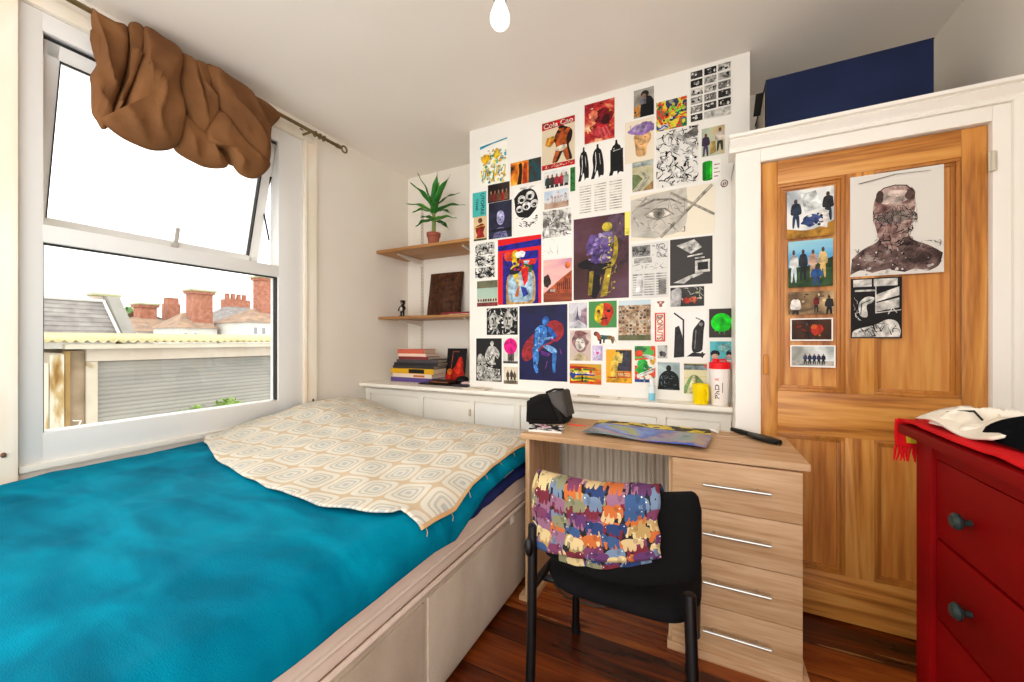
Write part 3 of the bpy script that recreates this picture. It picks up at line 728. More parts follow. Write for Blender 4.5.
# ---------------------------------------------------------------- alcove shelves
SH = wood('shelf_board', ['#8a5a2a', '#a8743c', '#b98549'], 'x', 9, .45, .35)
AX0, AX1 = XL+.003, -1.459
up = thing('wall_shelf', 'upper brown wooden shelf in the alcove holding the potted plant', 'shelf', (-1.92, 2.5, 1.87))
Bx(AX0, 2.31, 1.87, AX1, YB-.012, 1.893, SH, bev=.002).build('board', up)
lo = thing('wall_shelf', 'lower brown wooden shelf in the alcove holding the carved panel', 'shelf', (-1.92, 2.5, 1.337))
Bx(AX0, 2.33, 1.337, AX1, YB-.012, 1.356, SH, bev=.002).build('board', lo)
M_br = plain('#d9cfc0', .5)
for (t, z, y0) in ((up, 1.87, 2.38), (lo, 1.337, 2.40)):
    for x in (-2.215, -1.585):
        b = MB(); b.prism([(YB-.012, z-.002), (y0, z-.002), (y0, z-.010), (YB-.012, z-.05)], 'x', x-.008, x+.008, M_br); b.build('bracket', t)
for x, wd in ((-2.215, 'left'), (-1.585, 'right')):
    r_ = thing('shelf_rail', 'slotted white shelf upright on the alcove wall, %s' % ('by the window corner' if wd == 'left' else 'beside the chimney breast'), 'shelf rail', (x, YB-.006, .9))
    b = MB(); b.box(x-.012, YB-.011, .9, x-.005, YB, 2.35, M_br); b.box(x+.005, YB-.011, .9, x+.012, YB, 2.35, M_br); b.box(x-.006, YB-.006, .9, x+.006, YB, 2.35, M_br)
    b.build('channel', r_)
    b = MB()
    for k in range(44): b.box(x-.003, YB-.0075, .93+k*.032, x+.003, YB-.0058, .945+k*.032, plain('#8d8474', .6))
    b.build('slots', r_)

# potted plant
pp = thing('potted_plant', 'green spiky-leaved plant in a small terracotta pot on the upper shelf', 'plant', (-1.90, 2.44, 1.893))
c = Vector((-1.90, 2.44, 1.893)); M_pot = mottled('terracotta', ['#8e4a38', '#a35a45'], 12, .6)
MB().lathe([(.0, 0), (.036, 0), (.047, .085), (.053, .086), (.055, .115), (.049, .116), (.046, .095), (0, .095)], c, M_pot, 28).build('pot', pp)
MB().lathe([(.047, .098), (.03, .104), (0, .106)], c, mottled('soil', ['#241a12', '#3a2a1c'], 40, .95)).build('soil', pp)
M_stem = plain('#7a8a4a', .6)
MB().tube([c+Vector((0, 0, .1)), c+Vector((.003, 0, .2)), c+Vector((-.002, 0, .34))], [.017, .015, .011], M_stem, 12).build('stem', pp)
M_leaf = mottled('leaf_green', ['#1d5a1c', '#2c7428', '#3f8a35'], 9, .4, stretch=(1, 1, .4)); M_leaf2 = mottled('young_leaf', ['#3d7f2a', '#5c9a3c'], 9, .4)
random.seed(11)
def leaf(base, az, el, L, wd, droop, m):
    b = MB(); d = Vector((math.cos(az), math.sin(az), 0)); s_ = Vector((-d.y, d.x, 0))
    pts = []; p = base.copy(); e = el
    for i in range(13):
        pts.append((p.copy(), e)); p = p+(d*math.cos(e)+Vector((0, 0, math.sin(e))))*(L/12); e -= droop/12
    def fn(a, q):
        i = min(12, int(round(a*12))); P, e_ = pts[i]
        ww = wd*(.35+.65*math.sin(PI*min(1, a*1.1+.12))**.8)*(1 if a < .55 else max(0.02, 1-((a-.55)/.45)**1.6))
        k = (q-.5)*2; nrm = -d*math.sin(e_)+Vector((0, 0, math.cos(e_)))
        return P+s_*k*ww+nrm*abs(k)*ww*.35+nrm*.004*math.sin(a*14+k)
    b.grid(fn, 13, 5, m); return b
k = 0
for ring, (n_, el, L, dr, zz) in enumerate(((4, .25, .20, .7, .21), (5, .55, .25, .85, .27), (4, .95, .27, .6, .31), (3, 1.3, .26, .15, .34))):
    for i in range(n_):
        az = 2*PI*i/n_+ring*.55+random.uniform(-.2, .2)
        o = leaf(c+Vector((.01*math.cos(az), .01*math.sin(az), zz)), az, el+random.uniform(-.12, .12), L*random.uniform(.85, 1.12), .029, dr, M_leaf if (k+ring) % 4 else M_leaf2).build('leaf', pp, sharp=0)
        o.modifiers.new('thickness', 'SOLIDIFY').thickness = .0012; k += 1

# carved dark panel, figurine, booklets on the lower shelf
cp = thing('carved_panel', 'dark brown carved wooden relief panel leaning on the lower shelf', 'carving', (-1.90, 2.6, 1.356))
M_carv = mottled('carved_wood', ['#2a160d', '#4a2a18', '#5d3820'], 30, .5)
def carv(a, q):
    x = -2.09+.315*a; z = 1.358+.375*q
    e = min(a, 1-a, q, 1-q); r = .012*max(0, noise.noise(Vector((x*22, z*22, 4))))+.008*abs(noise.noise(Vector((x*45, z*45, 9))))
    r = r if e > .06 else .01
    col = .016*math.exp(-((a-.5)/.1)**2) if .1 < q < .9 else 0
    return (x, 2.60+.06*(z-1.358)/.375-r-col, z)
b = MB(); b.grid(carv, 70, 80, M_carv); b.build('relief', cp, sharp=0)
b = MB(); b.prism([(2.599, 1.357), (2.625, 1.357), (2.682, 1.7335), (2.659, 1.7335)], 'x', -2.091, -1.774, M_carv); b.build('backing_board', cp)

fg = thing('figurine', 'small black and white standing figurine on the left end of the lower shelf', 'figurine', (-2.21, 2.43, 1.356))
c = Vector((-2.21, 2.43, 1.356)); kd = plain('#1a1513', .45); kw = plain('#d8d0c4', .5)
b = MB(); b.ell(c+Vector((0, 0, .07)), (.022, .017, .032), kd); b.build('body', fg)
b = MB(); b.ell(c+Vector((0, -.012, .066)), (.013, .009, .018), kw, 12); b.build('shirt_front', fg)
b = MB(); b.ell(c+Vector((.004, 0, .116)), (.021, .019, .022), kd); b.ell(c+Vector((.003, 0, .132)), (.026, .023, .006), kd, 14); b.build('head', fg)
b = MB(); b.ell(c+Vector((.004, -.016, .111)), (.011, .006, .010), plain('#a58d76', .5), 10); b.build('face', fg)
for s_ in (-1, 1):
    b = MB(); b.tube([c+Vector((.011*s_, 0, .05)), c+Vector((.014*s_, 0, .008))], [.009, .007], kd, 10); b.ell(c+Vector((.015*s_, -.007, .007)), (.009, .015, .007), kd, 10); b.build('leg', fg)
    b = MB(); b.tube([c+Vector((.018*s_, 0, .09)), c+Vector((.034*s_, -.004, .07)), c+Vector((.028*s_, -.014, .052))], [.006, .005, .006], kd, 8); b.build('arm', fg)
o = MB().box(-2.175, 2.40, 1.357, -2.11, 2.425, 1.363, kd, bev=.002).build('pen_knife'); tag(o, 'small dark object lying beside the figurine on the lower shelf', 'trinket')

def book(name, label, x0, y0, z0, lx, ly, h, cover, page='#e5dccb', rot=0, group='books piled on the ledge', spine='y', text=None, tcol='#ffffff'):
    t = thing(name, label, 'book', (x0+lx/2, y0+ly/2, z0), group); t.rotation_euler = (0, 0, rot)
    OFF[t.name] = Vector((0, 0, 0)); a, q = lx/2, ly/2; m = plain(cover, .5)
    b = MB(); b.box(-a, -q, 0, a, q, .002, m); b.box(-a, -q, h-.002, a, q, h, m); b.box(-a, -q, .0015, a, -q+.002, h-.0015, m, bev=.0004); b.build('cover', t)
    Bx(-a+.004, -q+.002, .002, a-.004, q-.004, h-.002, mottled('paper_edge', [page, '#cfc4b0'], 6, .9, stretch=(1, 1, 60))).build('pages', t)
    return t
random.seed(2)
z = .8385
for (nm, lb, col, lx, ly, h, dx, rot, pg) in (
    ('book', 'purple paperback at the bottom of the pile on the ledge', '#5d4a86', .43, .20, .034, 0, .03, '#d8cfbf'),
    ('book', 'cream paperback with an orange title, second from the bottom of the pile', '#e6d3bd', .40, .20, .03, .012, -.02, '#e9e0d0'),
    ('book', 'yellow and black spined book in the lower half of the pile', '#d9a51c', .42, .205, .040, .0, .02, '#d8cfbf'),
    ('magazine', 'lowest of the dark grey magazines in the pile', '#3a3634', .39, .24, .022, .02, .06, '#57504a'),
    ('magazine', 'middle one of the dark grey magazines in the pile', '#2c292b', .40, .24, .024, .035, .1, '#4b4543'),
    ('magazine', 'topmost of the dark grey magazines, sticking out to the right', '#4a4446', .37, .23, .024, .06, .13, '#6a615b'),
    ('book', 'dark red book above the grey magazines of the pile', '#7d3030', .28, .17, .022, .08, .06, '#c9b49c'),
    ('book', 'pale pink slim book near the top of the pile', '#ecc9b6', .27, .17, .022, .075, .04, '#efe3d4'),
    ('book', 'salmon red book on top of the pile on the ledge', '#c8614a', .255, .16, .034, .07, .06, '#d9b59a')):
    t = book(nm, lb, -2.255+dx, 2.35, z, lx, ly, h, col, pg, rot)
    a = lx/2; q = ly/2
    if 'yellow' in lb:
        b = MB(); b.box(-.03, -q-.0008, .004, .12, -q+.0002, h-.004, plain('#1a1614', .5)); b.build('black_panel', t, local=True)
    if 'orange title' in lb:
        b = MB(); b.box(.02, -q-.0008, .006, .13, -q+.0002, h-.008, plain('#c06a3c', .5)); b.build('title_panel', t, local=True)
    z += h+.0006
# other things on the ledge in the alcove
o = Bx(-1.90, 2.255, .839, -1.60, 2.42, .847, plain('#17120f', .4), bev=.002).build('folder'); tag(o, 'flat black folder lying on the ledge beside the book pile', 'folder')
t = thing('wallet', 'dark brown leather case lying on the black folder', 'case', (-1.74, 2.36, .848)); b = Bx(-1.83, 2.29, .848, -1.65, 2.42, .868, mottled('brown_leather', ['#3a1c12', '#54301f'], 20, .5), bev=.006); b.build('case', t); Bx(-1.82, 2.287, .857, -1.66, 2.2905, .860, plain('#a8784c', .5)).build('zip', t)
b = MB(); b.ell((-1.585, 2.37, .872), (.05, .045, .033), plain('#0f0d0e', .5)); o = b.build('pouch', sharp=0); tag(o, 'small round black pouch in front of the red picture card', 'pouch')
o = Bx(-1.585, 2.245, .839, -1.46, 2.40, .854, plain('#26242a', .35), bev=.003).build('laptop'); tag(o, 'dark grey closed laptop at the right end of the alcove ledge', 'laptop')
o = Bx(-1.545, 2.30, .8545, -1.462, 2.42, .866, mottled('mixed_paper', ['#e8d9d2', '#d79a9a'], 10, .7), bev=.001).build('notepad'); tag(o, 'pale pink pad of paper lying on the grey laptop', 'notepad')
b = MB(); b.lathe([(0, 0), (.032, 0), (.036, .11), (.033, .11), (.029, .005), (0, .005)], (-1.52, 2.55, .8385), plain('#3fa9b8', .35), 24); tag(b.build('beaker'), 'turquoise beaker standing behind the grey laptop by the chimney breast', 'beaker')
b = MB(); b.prism([(.02, 0), (.25, .0), (.235, .012), (.03, .014)], 'z', 0, .006, plain('#e0cfc0', .6)); o = b.build('dummy_leaflet')
o.location = (-1.60, 2.42, 1.357); o.name = 'booklet'; tag(o, 'cream booklet lying at the right of the lower alcove shelf', 'booklet')
o = Bx(-1.80, 2.40, 1.364, -1.47, 2.50, 1.378, plain('#8a3038', .5), bev=.001).build('book'); tag(o, 'dark red thin book lying in front of the carved panel on the lower shelf', 'book')
o = Bx(-1.72, 2.39, 1.357, -1.465, 2.51, 1.3635, plain('#e6dacc', .6), bev=.001).build('booklet'); tag(o, 'white thin booklet under the dark red book on the lower shelf', 'booklet')
bpy.data.objects.remove(bpy.data.objects['booklet']) if False else None

# ---------------------------------------------------------------- things on the ledge under the posters
o = Bx(-1.44, 2.155, .839, -1.27, 2.26, .845, plain('#e4d6c4', .6), bev=.001).build('cardboard_piece'); tag(o, 'thin pale board lying on the ledge below the muscular figures poster', 'board')
o = Bx(-.66, 2.185, .839, -.53, 2.20, .846, plain('#b3a992', .5), bev=.002).build('ruler'); tag(o, 'short grey ruler lying on the ledge above the desk', 'ruler')
b = MB(); b.ell((-.42, 2.195, .844), (.010, .008, .005), plain('#c9c2b6', .4), 10); tag(b.build('eraser'), 'tiny white lump on the ledge left of the gel bottle', 'eraser')
gb = thing('gel_bottle', 'small clear bottle of pale blue gel with white cap on the ledge', 'bottle', (-.249, 2.21, .8385))
c = Vector((-.249, 2.21, .8385))
MB().lathe([(0, 0), (.0165, 0), (.018, .006), (.018, .04)], c, plain('#7fc3d8', .15), 20).build('gel', gb)
MB().lathe([(.018, .04), (.018, .078), (.010, .086)], c, plain('#dfeaee', .15), 20).build('bottle', gb)
MB().lathe([(.012, .084), (.0125, .118), (0, .119)], c, plain('#f0f2f2', .35), 20).build('cap', gb)
mg = thing('mug', 'bright yellow plastic mug on the ledge', 'mug', (-.012, 2.205, .8385)); c = Vector((-.012, 2.205, .8385)); M_yel = plain('#f2d400', .35)
MB().lathe([(0, 0), (.033, 0), (.036, .004), (.039, .10), (.037, .101), (.034, .008), (0, .006)], c, M_yel, 28).build('cup', mg)
MB().tube([c+Vector((.022, -.030, .085)), c+Vector((.032, -.045, .08)), c+Vector((.034, -.049, .05)), c+Vector((.030, -.043, .025)), c+Vector((.021, -.028, .02))], .0055, M_yel, 8).build('handle', mg)

def text_mesh(b, s, m, M, w=None, h=None, font_scale=1):
    """lettering from Blender's own font, scaled to w x h metres, centred, mapped by M"""
    cu = bpy.data.curves.new('lettering', 'FONT'); cu.body = s; cu.resolution_u = 3; cu.offset = .02
    o = bpy.data.objects.new('lettering', cu); C.collection.objects.link(o)
    dg = bpy.context.evaluated_depsgraph_get(); dg.update(); me = o.evaluated_get(dg).to_mesh()
    vs = [v.co.copy() for v in me.vertices]; fs = [tuple(p.vertices) for p in me.polygons]
    o.evaluated_get(dg).to_mesh_clear(); bpy.data.objects.remove(o); bpy.data.curves.remove(cu)
    if not vs: return
    x0, x1 = min(v.x for v in vs), max(v.x for v in vs); y0, y1 = min(v.y for v in vs), max(v.y for v in vs)
    sx = w/(x1-x0) if w else h/(y1-y0); sy = h/(y1-y0) if h else sx
    b.add([M((v.x-(x0+x1)/2)*sx, (v.y-(y0+y1)/2)*sy) for v in vs], fs, m)
sk = thing('protein_shaker', 'white plastic shaker bottle with a red lid on the ledge', 'shaker', (.075, 2.205, .8385)); c = Vector((.075, 2.205, .8385))
MB().lathe([(0, 0), (.036, 0), (.038, .005), (.046, .175), (.046, .185)], c, plain('#f0e6e0', .3), 32).build('bottle', sk)
lid = MB().lathe([(.048, .182), (.049, .21), (.046, .215), (.02, .217), (0, .217)], c, plain('#e01218', .35), 32).build('lid', sk)
MB().lathe([(.016, .216), (.015, .232), (0, .233)], c+Vector((-.018, 0, 0)), plain('#e01218', .35), 16).build('spout', lid)
q = MB(); q.tube([c+Vector((.03, 0, .215)), c+Vector((.024, 0, .228)), c+Vector((-.003, 0, .225))], .005, plain('#e01218', .35), 8); q.build('flip_cap', lid)
b = MB()
def on_bottle(u, v, side=0.):
    # u runs up the bottle, v across it
    zz = .02+.06+u; r = .038+.008*(zz-.005)/.17+.0006; th = -PI/2-.12-v/r+side
    return (c.x+r*math.cos(th), c.y+r*math.sin(th), c.z+zz)
text_mesh(b, 'PhD', plain('#5a4f4a', .5), lambda x, y: on_bottle(x-.01, y+.008), .072, .020)
text_mesh(b, 'R', plain('#d8302c', .5), lambda x, y: on_bottle(x+.052, y+.008), .012, .018)
b.add([on_bottle(-.015+.05*i/8, yy) for yy in (-.0175, -.0145) for i in range(9)], [(i, i+1, i+10, i+9) for i in range(8)], plain('#5a4f4a', .5))
b.build('lettering', sk)
b = MB(); b.ell((.115, 2.16, .843), (.009, .008, .0045), plain('#a2705a', .5), 10); tag(b.build('pebble'), 'tiny brown lump on the right end of the ledge', 'trinket')

# ---------------------------------------------------------------- things on the desk
DZ = .7525
bg_ = thing('pouch_bag', 'black fabric pouch with a grey flap standing on the left of the desk', 'bag', (-.69, 1.80, DZ))
M_bag = mottled('black_canvas', ['#141211', '#242120'], 14, .85, bump=.3, bscale=120); M_bagg = mottled('grey_canvas', ['#4a4643', '#5a5552'], 14, .85, bump=.2, bscale=200)
def hull(b, pts_lo, pts_hi, m, bev=.012):
    n_ = len(pts_lo); vs = pts_lo+pts_hi
    fs = [tuple(range(n_))[::-1], tuple(range(n_, 2*n_))]+[(i, (i+1) % n_, n_+(i+1) % n_, n_+i) for i in range(n_)]
    v, f = b.add(vs, fs, m); bmesh.ops.recalc_face_normals(b.bm, faces=f)
    r = bmesh.ops.bevel(b.bm, geom=list({e for q in f for e in q.edges}), offset=bev, segments=3, affect='EDGES')
    for q in r['faces']: q.material_index = b.mi(m)
b = MB(); hull(b, [(-.775, 1.705, DZ), (-.60, 1.80, DZ), (-.60, 1.93, DZ), (-.78, 1.90, DZ)], [(-.775, 1.715, DZ+.125), (-.64, 1.80, DZ+.145), (-.625, 1.90, DZ+.150), (-.78, 1.88, DZ+.128)], M_bag); b.build('body', bg_, sharp=50)
b = MB(); hull(b, [(-.668, 1.772, DZ+.10), (-.594, 1.800, DZ+.03), (-.592, 1.925, DZ+.03), (-.625, 1.90, DZ+.10)], [(-.69, 1.775, DZ+.152), (-.618, 1.79, DZ+.165), (-.612, 1.90, DZ+.165), (-.66, 1.90, DZ+.156)], M_bagg, .006); b.build('flap', bg_, sharp=50)
b = MB(); hull(b, [(-.762, 1.706, DZ+.025), (-.63, 1.775, DZ+.02), (-.632, 1.785, DZ+.02), (-.765, 1.715, DZ+.025)], [(-.755, 1.703, DZ+.098), (-.675, 1.755, DZ+.128), (-.677, 1.765, DZ+.128), (-.757, 1.713, DZ+.1)], plain('#080707', .7), .003); b.build('mesh_pocket', bg_, sharp=50)
q = MB(); q.tube([(-.70, 1.79, DZ+.15), (-.66, 1.80, DZ+.168), (-.622, 1.83, DZ+.166)], .006, M_bag, 8); q.build('strap', bg_)
nb = thing('notebook', 'white pad with black and pink scribbled cover under the black pouch', 'notebook', (-.68, 1.74, DZ)) if False else None
t = thing('notebook', 'white notebook with a black and pink scribbled cover sticking out beside the black pouch', 'notebook', (-.66, 1.66, DZ))
R = Matrix.Translation((-.645, 1.675, DZ)) @ Matrix.Rotation(.18, 4, 'Z')
MB().box(-.075, -.075, 0, .075, .04, .009, plain('#ece6dc', .7), M=R).build('pages', t)
MB().box(-.076, -.076, .009, .076, .04, .0105, mottled('scribble_cover', ['#17131a', '#efe8e6', '#c24a7e', '#1d181e'], 26, .5, [.42, .5, .6, .66], const=True), M=R).build('cover', t)
b = MB(); b.tube([(-.585, 1.80, DZ+.004), (-.555, 1.79, DZ+.004), (-.50, 1.80, DZ+.004)], [.003, .004, .002], plain('#e2452c', .4), 8); tag(b.build('pen'), 'orange red pen between the notebook and the glossy poster on the desk', 'pen')
t = Bx(-.47, 1.80, DZ, .03, 1.965, DZ+.006, mottled('yellow_print', ['#2c2410', '#d9bd2f', '#e8d466', '#4a3a14'], 12, .45, [.4, .47, .56, .63], const=True)).build('magazine'); tag(t, 'yellow and black printed magazine lying under the glossy picture sheet on the desk', 'magazine')
M_mag = mottled('glossy_picture', ['#3d5566', '#7a8f96', '#9a7f8c', '#3a4fae', '#5a7fd0', '#8f9a3a', '#3d5566'], 3.2, .22, [.3, .4, .47, .53, .58, .63, .72], detail=7, dist=1.2)
R = Matrix.Translation((-.23, 1.735, DZ+.0085))
b = MB(); b.grid(lambda a, q: (-.47+.045*q+.48*a-.02*q, 1.632-.045*a+.24*q, DZ+.0085+.007*math.sin(PI*a*1.5+.6)**2*(1-q)+.001), 40, 14, M_mag)
o = b.build('picture_sheet', sharp=0, solid=.0025); tag(o, 'glossy multicoloured picture sheet lying across the middle of the desk', 'poster')
br = thing('hairbrush', 'black paddle hairbrush on the right of the desk', 'brush', (.21, 1.90, DZ))
p0 = Vector((.115, 1.985, DZ+.012)); p1 = Vector((.275, 1.80, DZ+.012)); dv = (p1-p0).normalized(); sd = Vector((-dv.y, dv.x, 0))
M_bru = plain('#1a1715', .4)
MB().tube([p0, p0+dv*.05, p0+dv*.105], [.009, .011, .010], M_bru, 10).build('handle', br)
def pad(a, q):
    t_ = a; ww = .034*math.sin(PI*min(1, .12+.80*t_))**.6*(1 if t_ < .96 else .75)
    th = 2*PI*q; p = p0+dv*(.10+.135*t_)+sd*ww*math.cos(th); return (p.x, p.y, DZ+.012+.010*math.sin(th))
b = MB(); v, f = b.grid(pad, 16, 20, M_bru, cv=True); b.add([x.co.copy() for x in v[:20]], [tuple(range(20))], M_bru); b.add([x.co.copy() for x in v[-20:]], [tuple(range(20))], M_bru); b.build('paddle', br, sharp=0)
cb = thing('earphones', 'thin pale cable with a white plug beside the hairbrush', 'cable', (.07, 1.95, DZ))
MB().tube([(.03, 1.96, DZ+.006), (.058, 1.925, DZ+.006)], .006, plain('#efeae2', .4), 8).build('plug', cb)
b = MB(); b.tube([(.03+.0*k, 1.96, DZ+.003) if k == 0 else (.085+.075*math.cos(2.6-k*.42), 1.945+.06*math.sin(2.6-k*.42)-.02, DZ+.003) for k in range(12)], .0016, plain('#d8c6b0', .5), 6); b.build('wire', cb)

# box on top of the cupboard
bb = thing('storage_box', 'large navy blue cardboard box on top of the pine door cupboard', 'box', (.52, 2.25, 2.0))
M_bx = mottled('navy_card', ['#101a36', '#141f40', '#182548'], 4, .7)
Bx(.254, 2.05, 2.001, .797, 2.46, 2.325, M_bx, bev=.004).build('box', bb)
b = MB(); b.box(.252, 2.052, 2.325, .799, 2.462, 2.331, M_bx, bev=.002); b.build('lid', bb)
b = MB(); b.prism([(2.075, 2.29), (2.10, 2.296), (2.20, 2.255), (2.20, 2.25), (2.09, 2.285)], 'x', .218, .25, plain('#20201f', .6)); b.build('strap_end', bb)
Bx(.2475, 2.07, 2.001, .2505, 2.44, 2.285, plain('#8f8577', .8)).build('brown_side', bb)
# cable on the floor under the chair
b = MB(); b.tube([(-.66, 1.75, .006), (-.55, 1.66, .006), (-.42, 1.66, .006), (-.30, 1.74, .006), (-.18, 1.86, .006), (-.15, 1.98, .006)], .004, plain('#4a3f3a', .5), 6); tag(b.build('power_cable'), 'thin dark cable trailing over the floor under the desk', 'cable')

# ---------------------------------------------------------------- prints on the wall and door: a small drawing kit
def photo_mat(cols, scale, seed, const=False, stretch=(1, 1, 1), dist=.6, detail=6, spread=.22, rough=.42):
    n_ = len(cols); pos = [.5-spread+2*spread*i/(n_-(0 if const else 1)) for i in range(n_)]
    if const: pos[0] = 0
    return mottled('print_%d' % seed, cols, scale, rough, pos, seed=seed, stretch=stretch, dist=dist, detail=detail, const=const)
class Art:
    TH = .0008; ST = .00003
    def __init__(s, rect, y, base='#f4f1ea', border=0, bcol='#f4f1ea'):
        s.x, s.z, s.w, s.h = rect; s.y = y; s.b = MB(); s.k = 0; s.rnd = random.Random(int(abs(s.x)*1e4+s.z*1e4))
        m = base if not isinstance(base, str) else plain(base, .5)
        if border:
            s.b.box(0, -s.TH, 0, s.w, 0, s.h, plain(bcol, .5)); s.R(m, border, border*s.w/s.h, 1-border, 1-border*s.w/s.h)
        else: s.b.box(0, -s.TH, 0, s.w, 0, s.h, m)
    def m(s, c):
        if not isinstance(c, str): return c
        k = ('ink', c)
        if k not in MC:                                       # printed colour with a little tonal grain
            r_ = [int(c[i:i+2], 16) for i in (1, 3, 5)] if len(c) == 7 else [int(x*2, 16) for x in c[1:]]
            tn = ['#%02x%02x%02x' % tuple(int(min(255, v*f)) for v in r_) for f in (.62, .9, 1.12)]
            MC[k] = mottled('ink_'+c[1:], tn, 26, .5, [.34, .5, .68], dist=.8)
        return MC[k]
    def pt(s, x, y):
        x = min(1, max(0, x)); y = min(1, max(0, y)); return (x*s.w, -s.TH-s.ST*s.k, y*s.h)
    def P(s, c, pts, raw=False):
        s.k += 1
        if 5 <= len(pts) <= 40 and not raw:                   # hand-drawn outlines: soften the corners
            for _ in range(2):
                o = []
                for i in range(len(pts)):
                    a, q = pts[i], pts[(i+1) % len(pts)]; f = .22; q_ = lambda v: min(v) <= .03 or max(v) >= .97
                    o += [a if q_(a) else (a[0]+(q[0]-a[0])*f, a[1]+(q[1]-a[1])*f), q if q_(q) else (a[0]+(q[0]-a[0])*(1-f), a[1]+(q[1]-a[1])*(1-f))]
                pts = o
        s.b.add([s.pt(*p) for p in pts], [tuple(range(len(pts)))], s.m(c)); return s
    def R(s, c, x0, y0, x1, y1): return s.P(c, [(x0, y0), (x1, y0), (x1, y1), (x0, y1)])
    def E(s, c, cx, cy, rx, ry=None, rot=0, n=20, a0=0, a1=2*PI):
        ry = ry if ry is not None else rx*s.w/s.h
        cr, sr = math.cos(rot), math.sin(rot); q = s.h/s.w; pts = []
        for i in range(n):
            t = a0+(a1-a0)*i/(n if a1-a0 > 6.2 else n-1); X = rx*math.cos(t); Y = ry*math.sin(t)*q
            pts.append((cx+X*cr-Y*sr, cy+(X*sr+Y*cr)/q))
        return s.P(c, pts)
    def B(s, c, cx, cy, rx, ry, j=.25, n=14):
        r = s.rnd; return s.P(c, [(cx+rx*math.cos(2*PI*i/n)*(1+r.uniform(-j, j)), cy+ry*math.sin(2*PI*i/n)*(1+r.uniform(-j, j))) for i in range(n)])
    def L(s, c, w, pts, w2=None):
        s.k += 1; mm = s.m(c); n_ = len(pts); asp = s.h/s.w
        for i in range(n_-1):
            (x0, y0), (x1, y1) = pts[i], pts[i+1]; dx, dy = x1-x0, (y1-y0)*asp; d = math.hypot(dx, dy) or 1
            wa = w+((w2 if w2 is not None else w)-w)*i/max(1, n_-1); wb = w+((w2 if w2 is not None else w)-w)*(i+1)/max(1, n_-1)
            nx, ny = -dy/d/2, dx/d/2/asp; ex, ey = dx/d*wa*.3, dy/d*wa*.3/asp
            s.b.add([s.pt(x0+nx*wa-ex, y0+ny*wa-ey), s.pt(x0-nx*wa-ex, y0-ny*wa-ey), s.pt(x1-nx*wb+ex, y1-ny*wb+ey), s.pt(x1+nx*wb+ex, y1+ny*wb+ey)], [(0, 1, 2, 3)], mm)
        return s
    def T(s, c, txt, cx, cy, w, h, rot=0):
        s.k += 1; cr, sr = math.cos(rot), math.sin(rot); k = s.k
        def M(x, y): return (cx*s.w+x*cr-y*sr, -s.TH-s.ST*k, cy*s.h+x*sr+y*cr)
        W, H = (w*s.w, h*s.h) if abs(cr) > .7 else (w*s.h, h*s.w)
        text_mesh(s.b, txt, s.m(c), M, W, H); return s
    def man(s, cx, y0, h, top='#2a2a30', leg='#22304a', skin='#8a5a40', wd=None):
        """a small standing figure: legs, jacket, arms, head"""
        wd = wd or h*.30*s.h/s.w; r = s.rnd.uniform(-.1, .1)*wd
        s.P(leg, [(cx-wd*.42, y0), (cx-wd*.2, y0), (cx-wd*.02, y0+h*.4), (cx+wd*.15, y0), (cx+wd*.4, y0), (cx+wd*.36, y0+h*.5), (cx-wd*.36, y0+h*.5)])
        s.P(top, [(cx-wd*.4, y0+h*.44), (cx+wd*.4, y0+h*.44), (cx+wd*.66, y0+h*.5), (cx+wd*.5, y0+h*.8), (cx+wd*.15, y0+h*.86), (cx-wd*.15, y0+h*.86), (cx-wd*.5, y0+h*.8), (cx-wd*.64, y0+h*.5)])
        s.E(skin, cx+r*.3, y0+h*.91, wd*.2, h*.085, n=12); return s
    def ink(s, c, n_, x0=0, y0=0, x1=1, y1=1, w=.03, l=.25):
        r = s.rnd
        for i in range(n_):
            x, y = r.uniform(x0, x1), r.uniform(y0, y1); a = r.uniform(0, 6.28); pts = [(x, y)]
            for k in range(3):
                a += r.uniform(-.9, .9); x = min(x1, max(x0, x+math.cos(a)*l/3)); y = min(y1, max(y0, y+math.sin(a)*l/3*s.w/s.h)); pts.append((x, y))
            s.L(c, w*r.uniform(.4, 1.4), pts, w*.2)
        return s
    def blots(s, cols, n_, r0, r1, x0=0, y0=0, x1=1, y1=1):
        r = s.rnd
        for i in range(n_):
            a, q = r.uniform(r0, r1), r.uniform(r0, r1)*s.w/s.h
            x, y = r.uniform(x0+a, max(x0+a, x1-a)), r.uniform(y0+q, max(y0+q, y1-q)); s.B(r.choice(cols), x, y, a*.78, q*.78)
        return s
    def done(s, name, label, cat, group):
        o = s.b.build(name, local=True, sharp=0); o.location = (s.x, s.y, s.z); tag(o, label, cat, group); return o
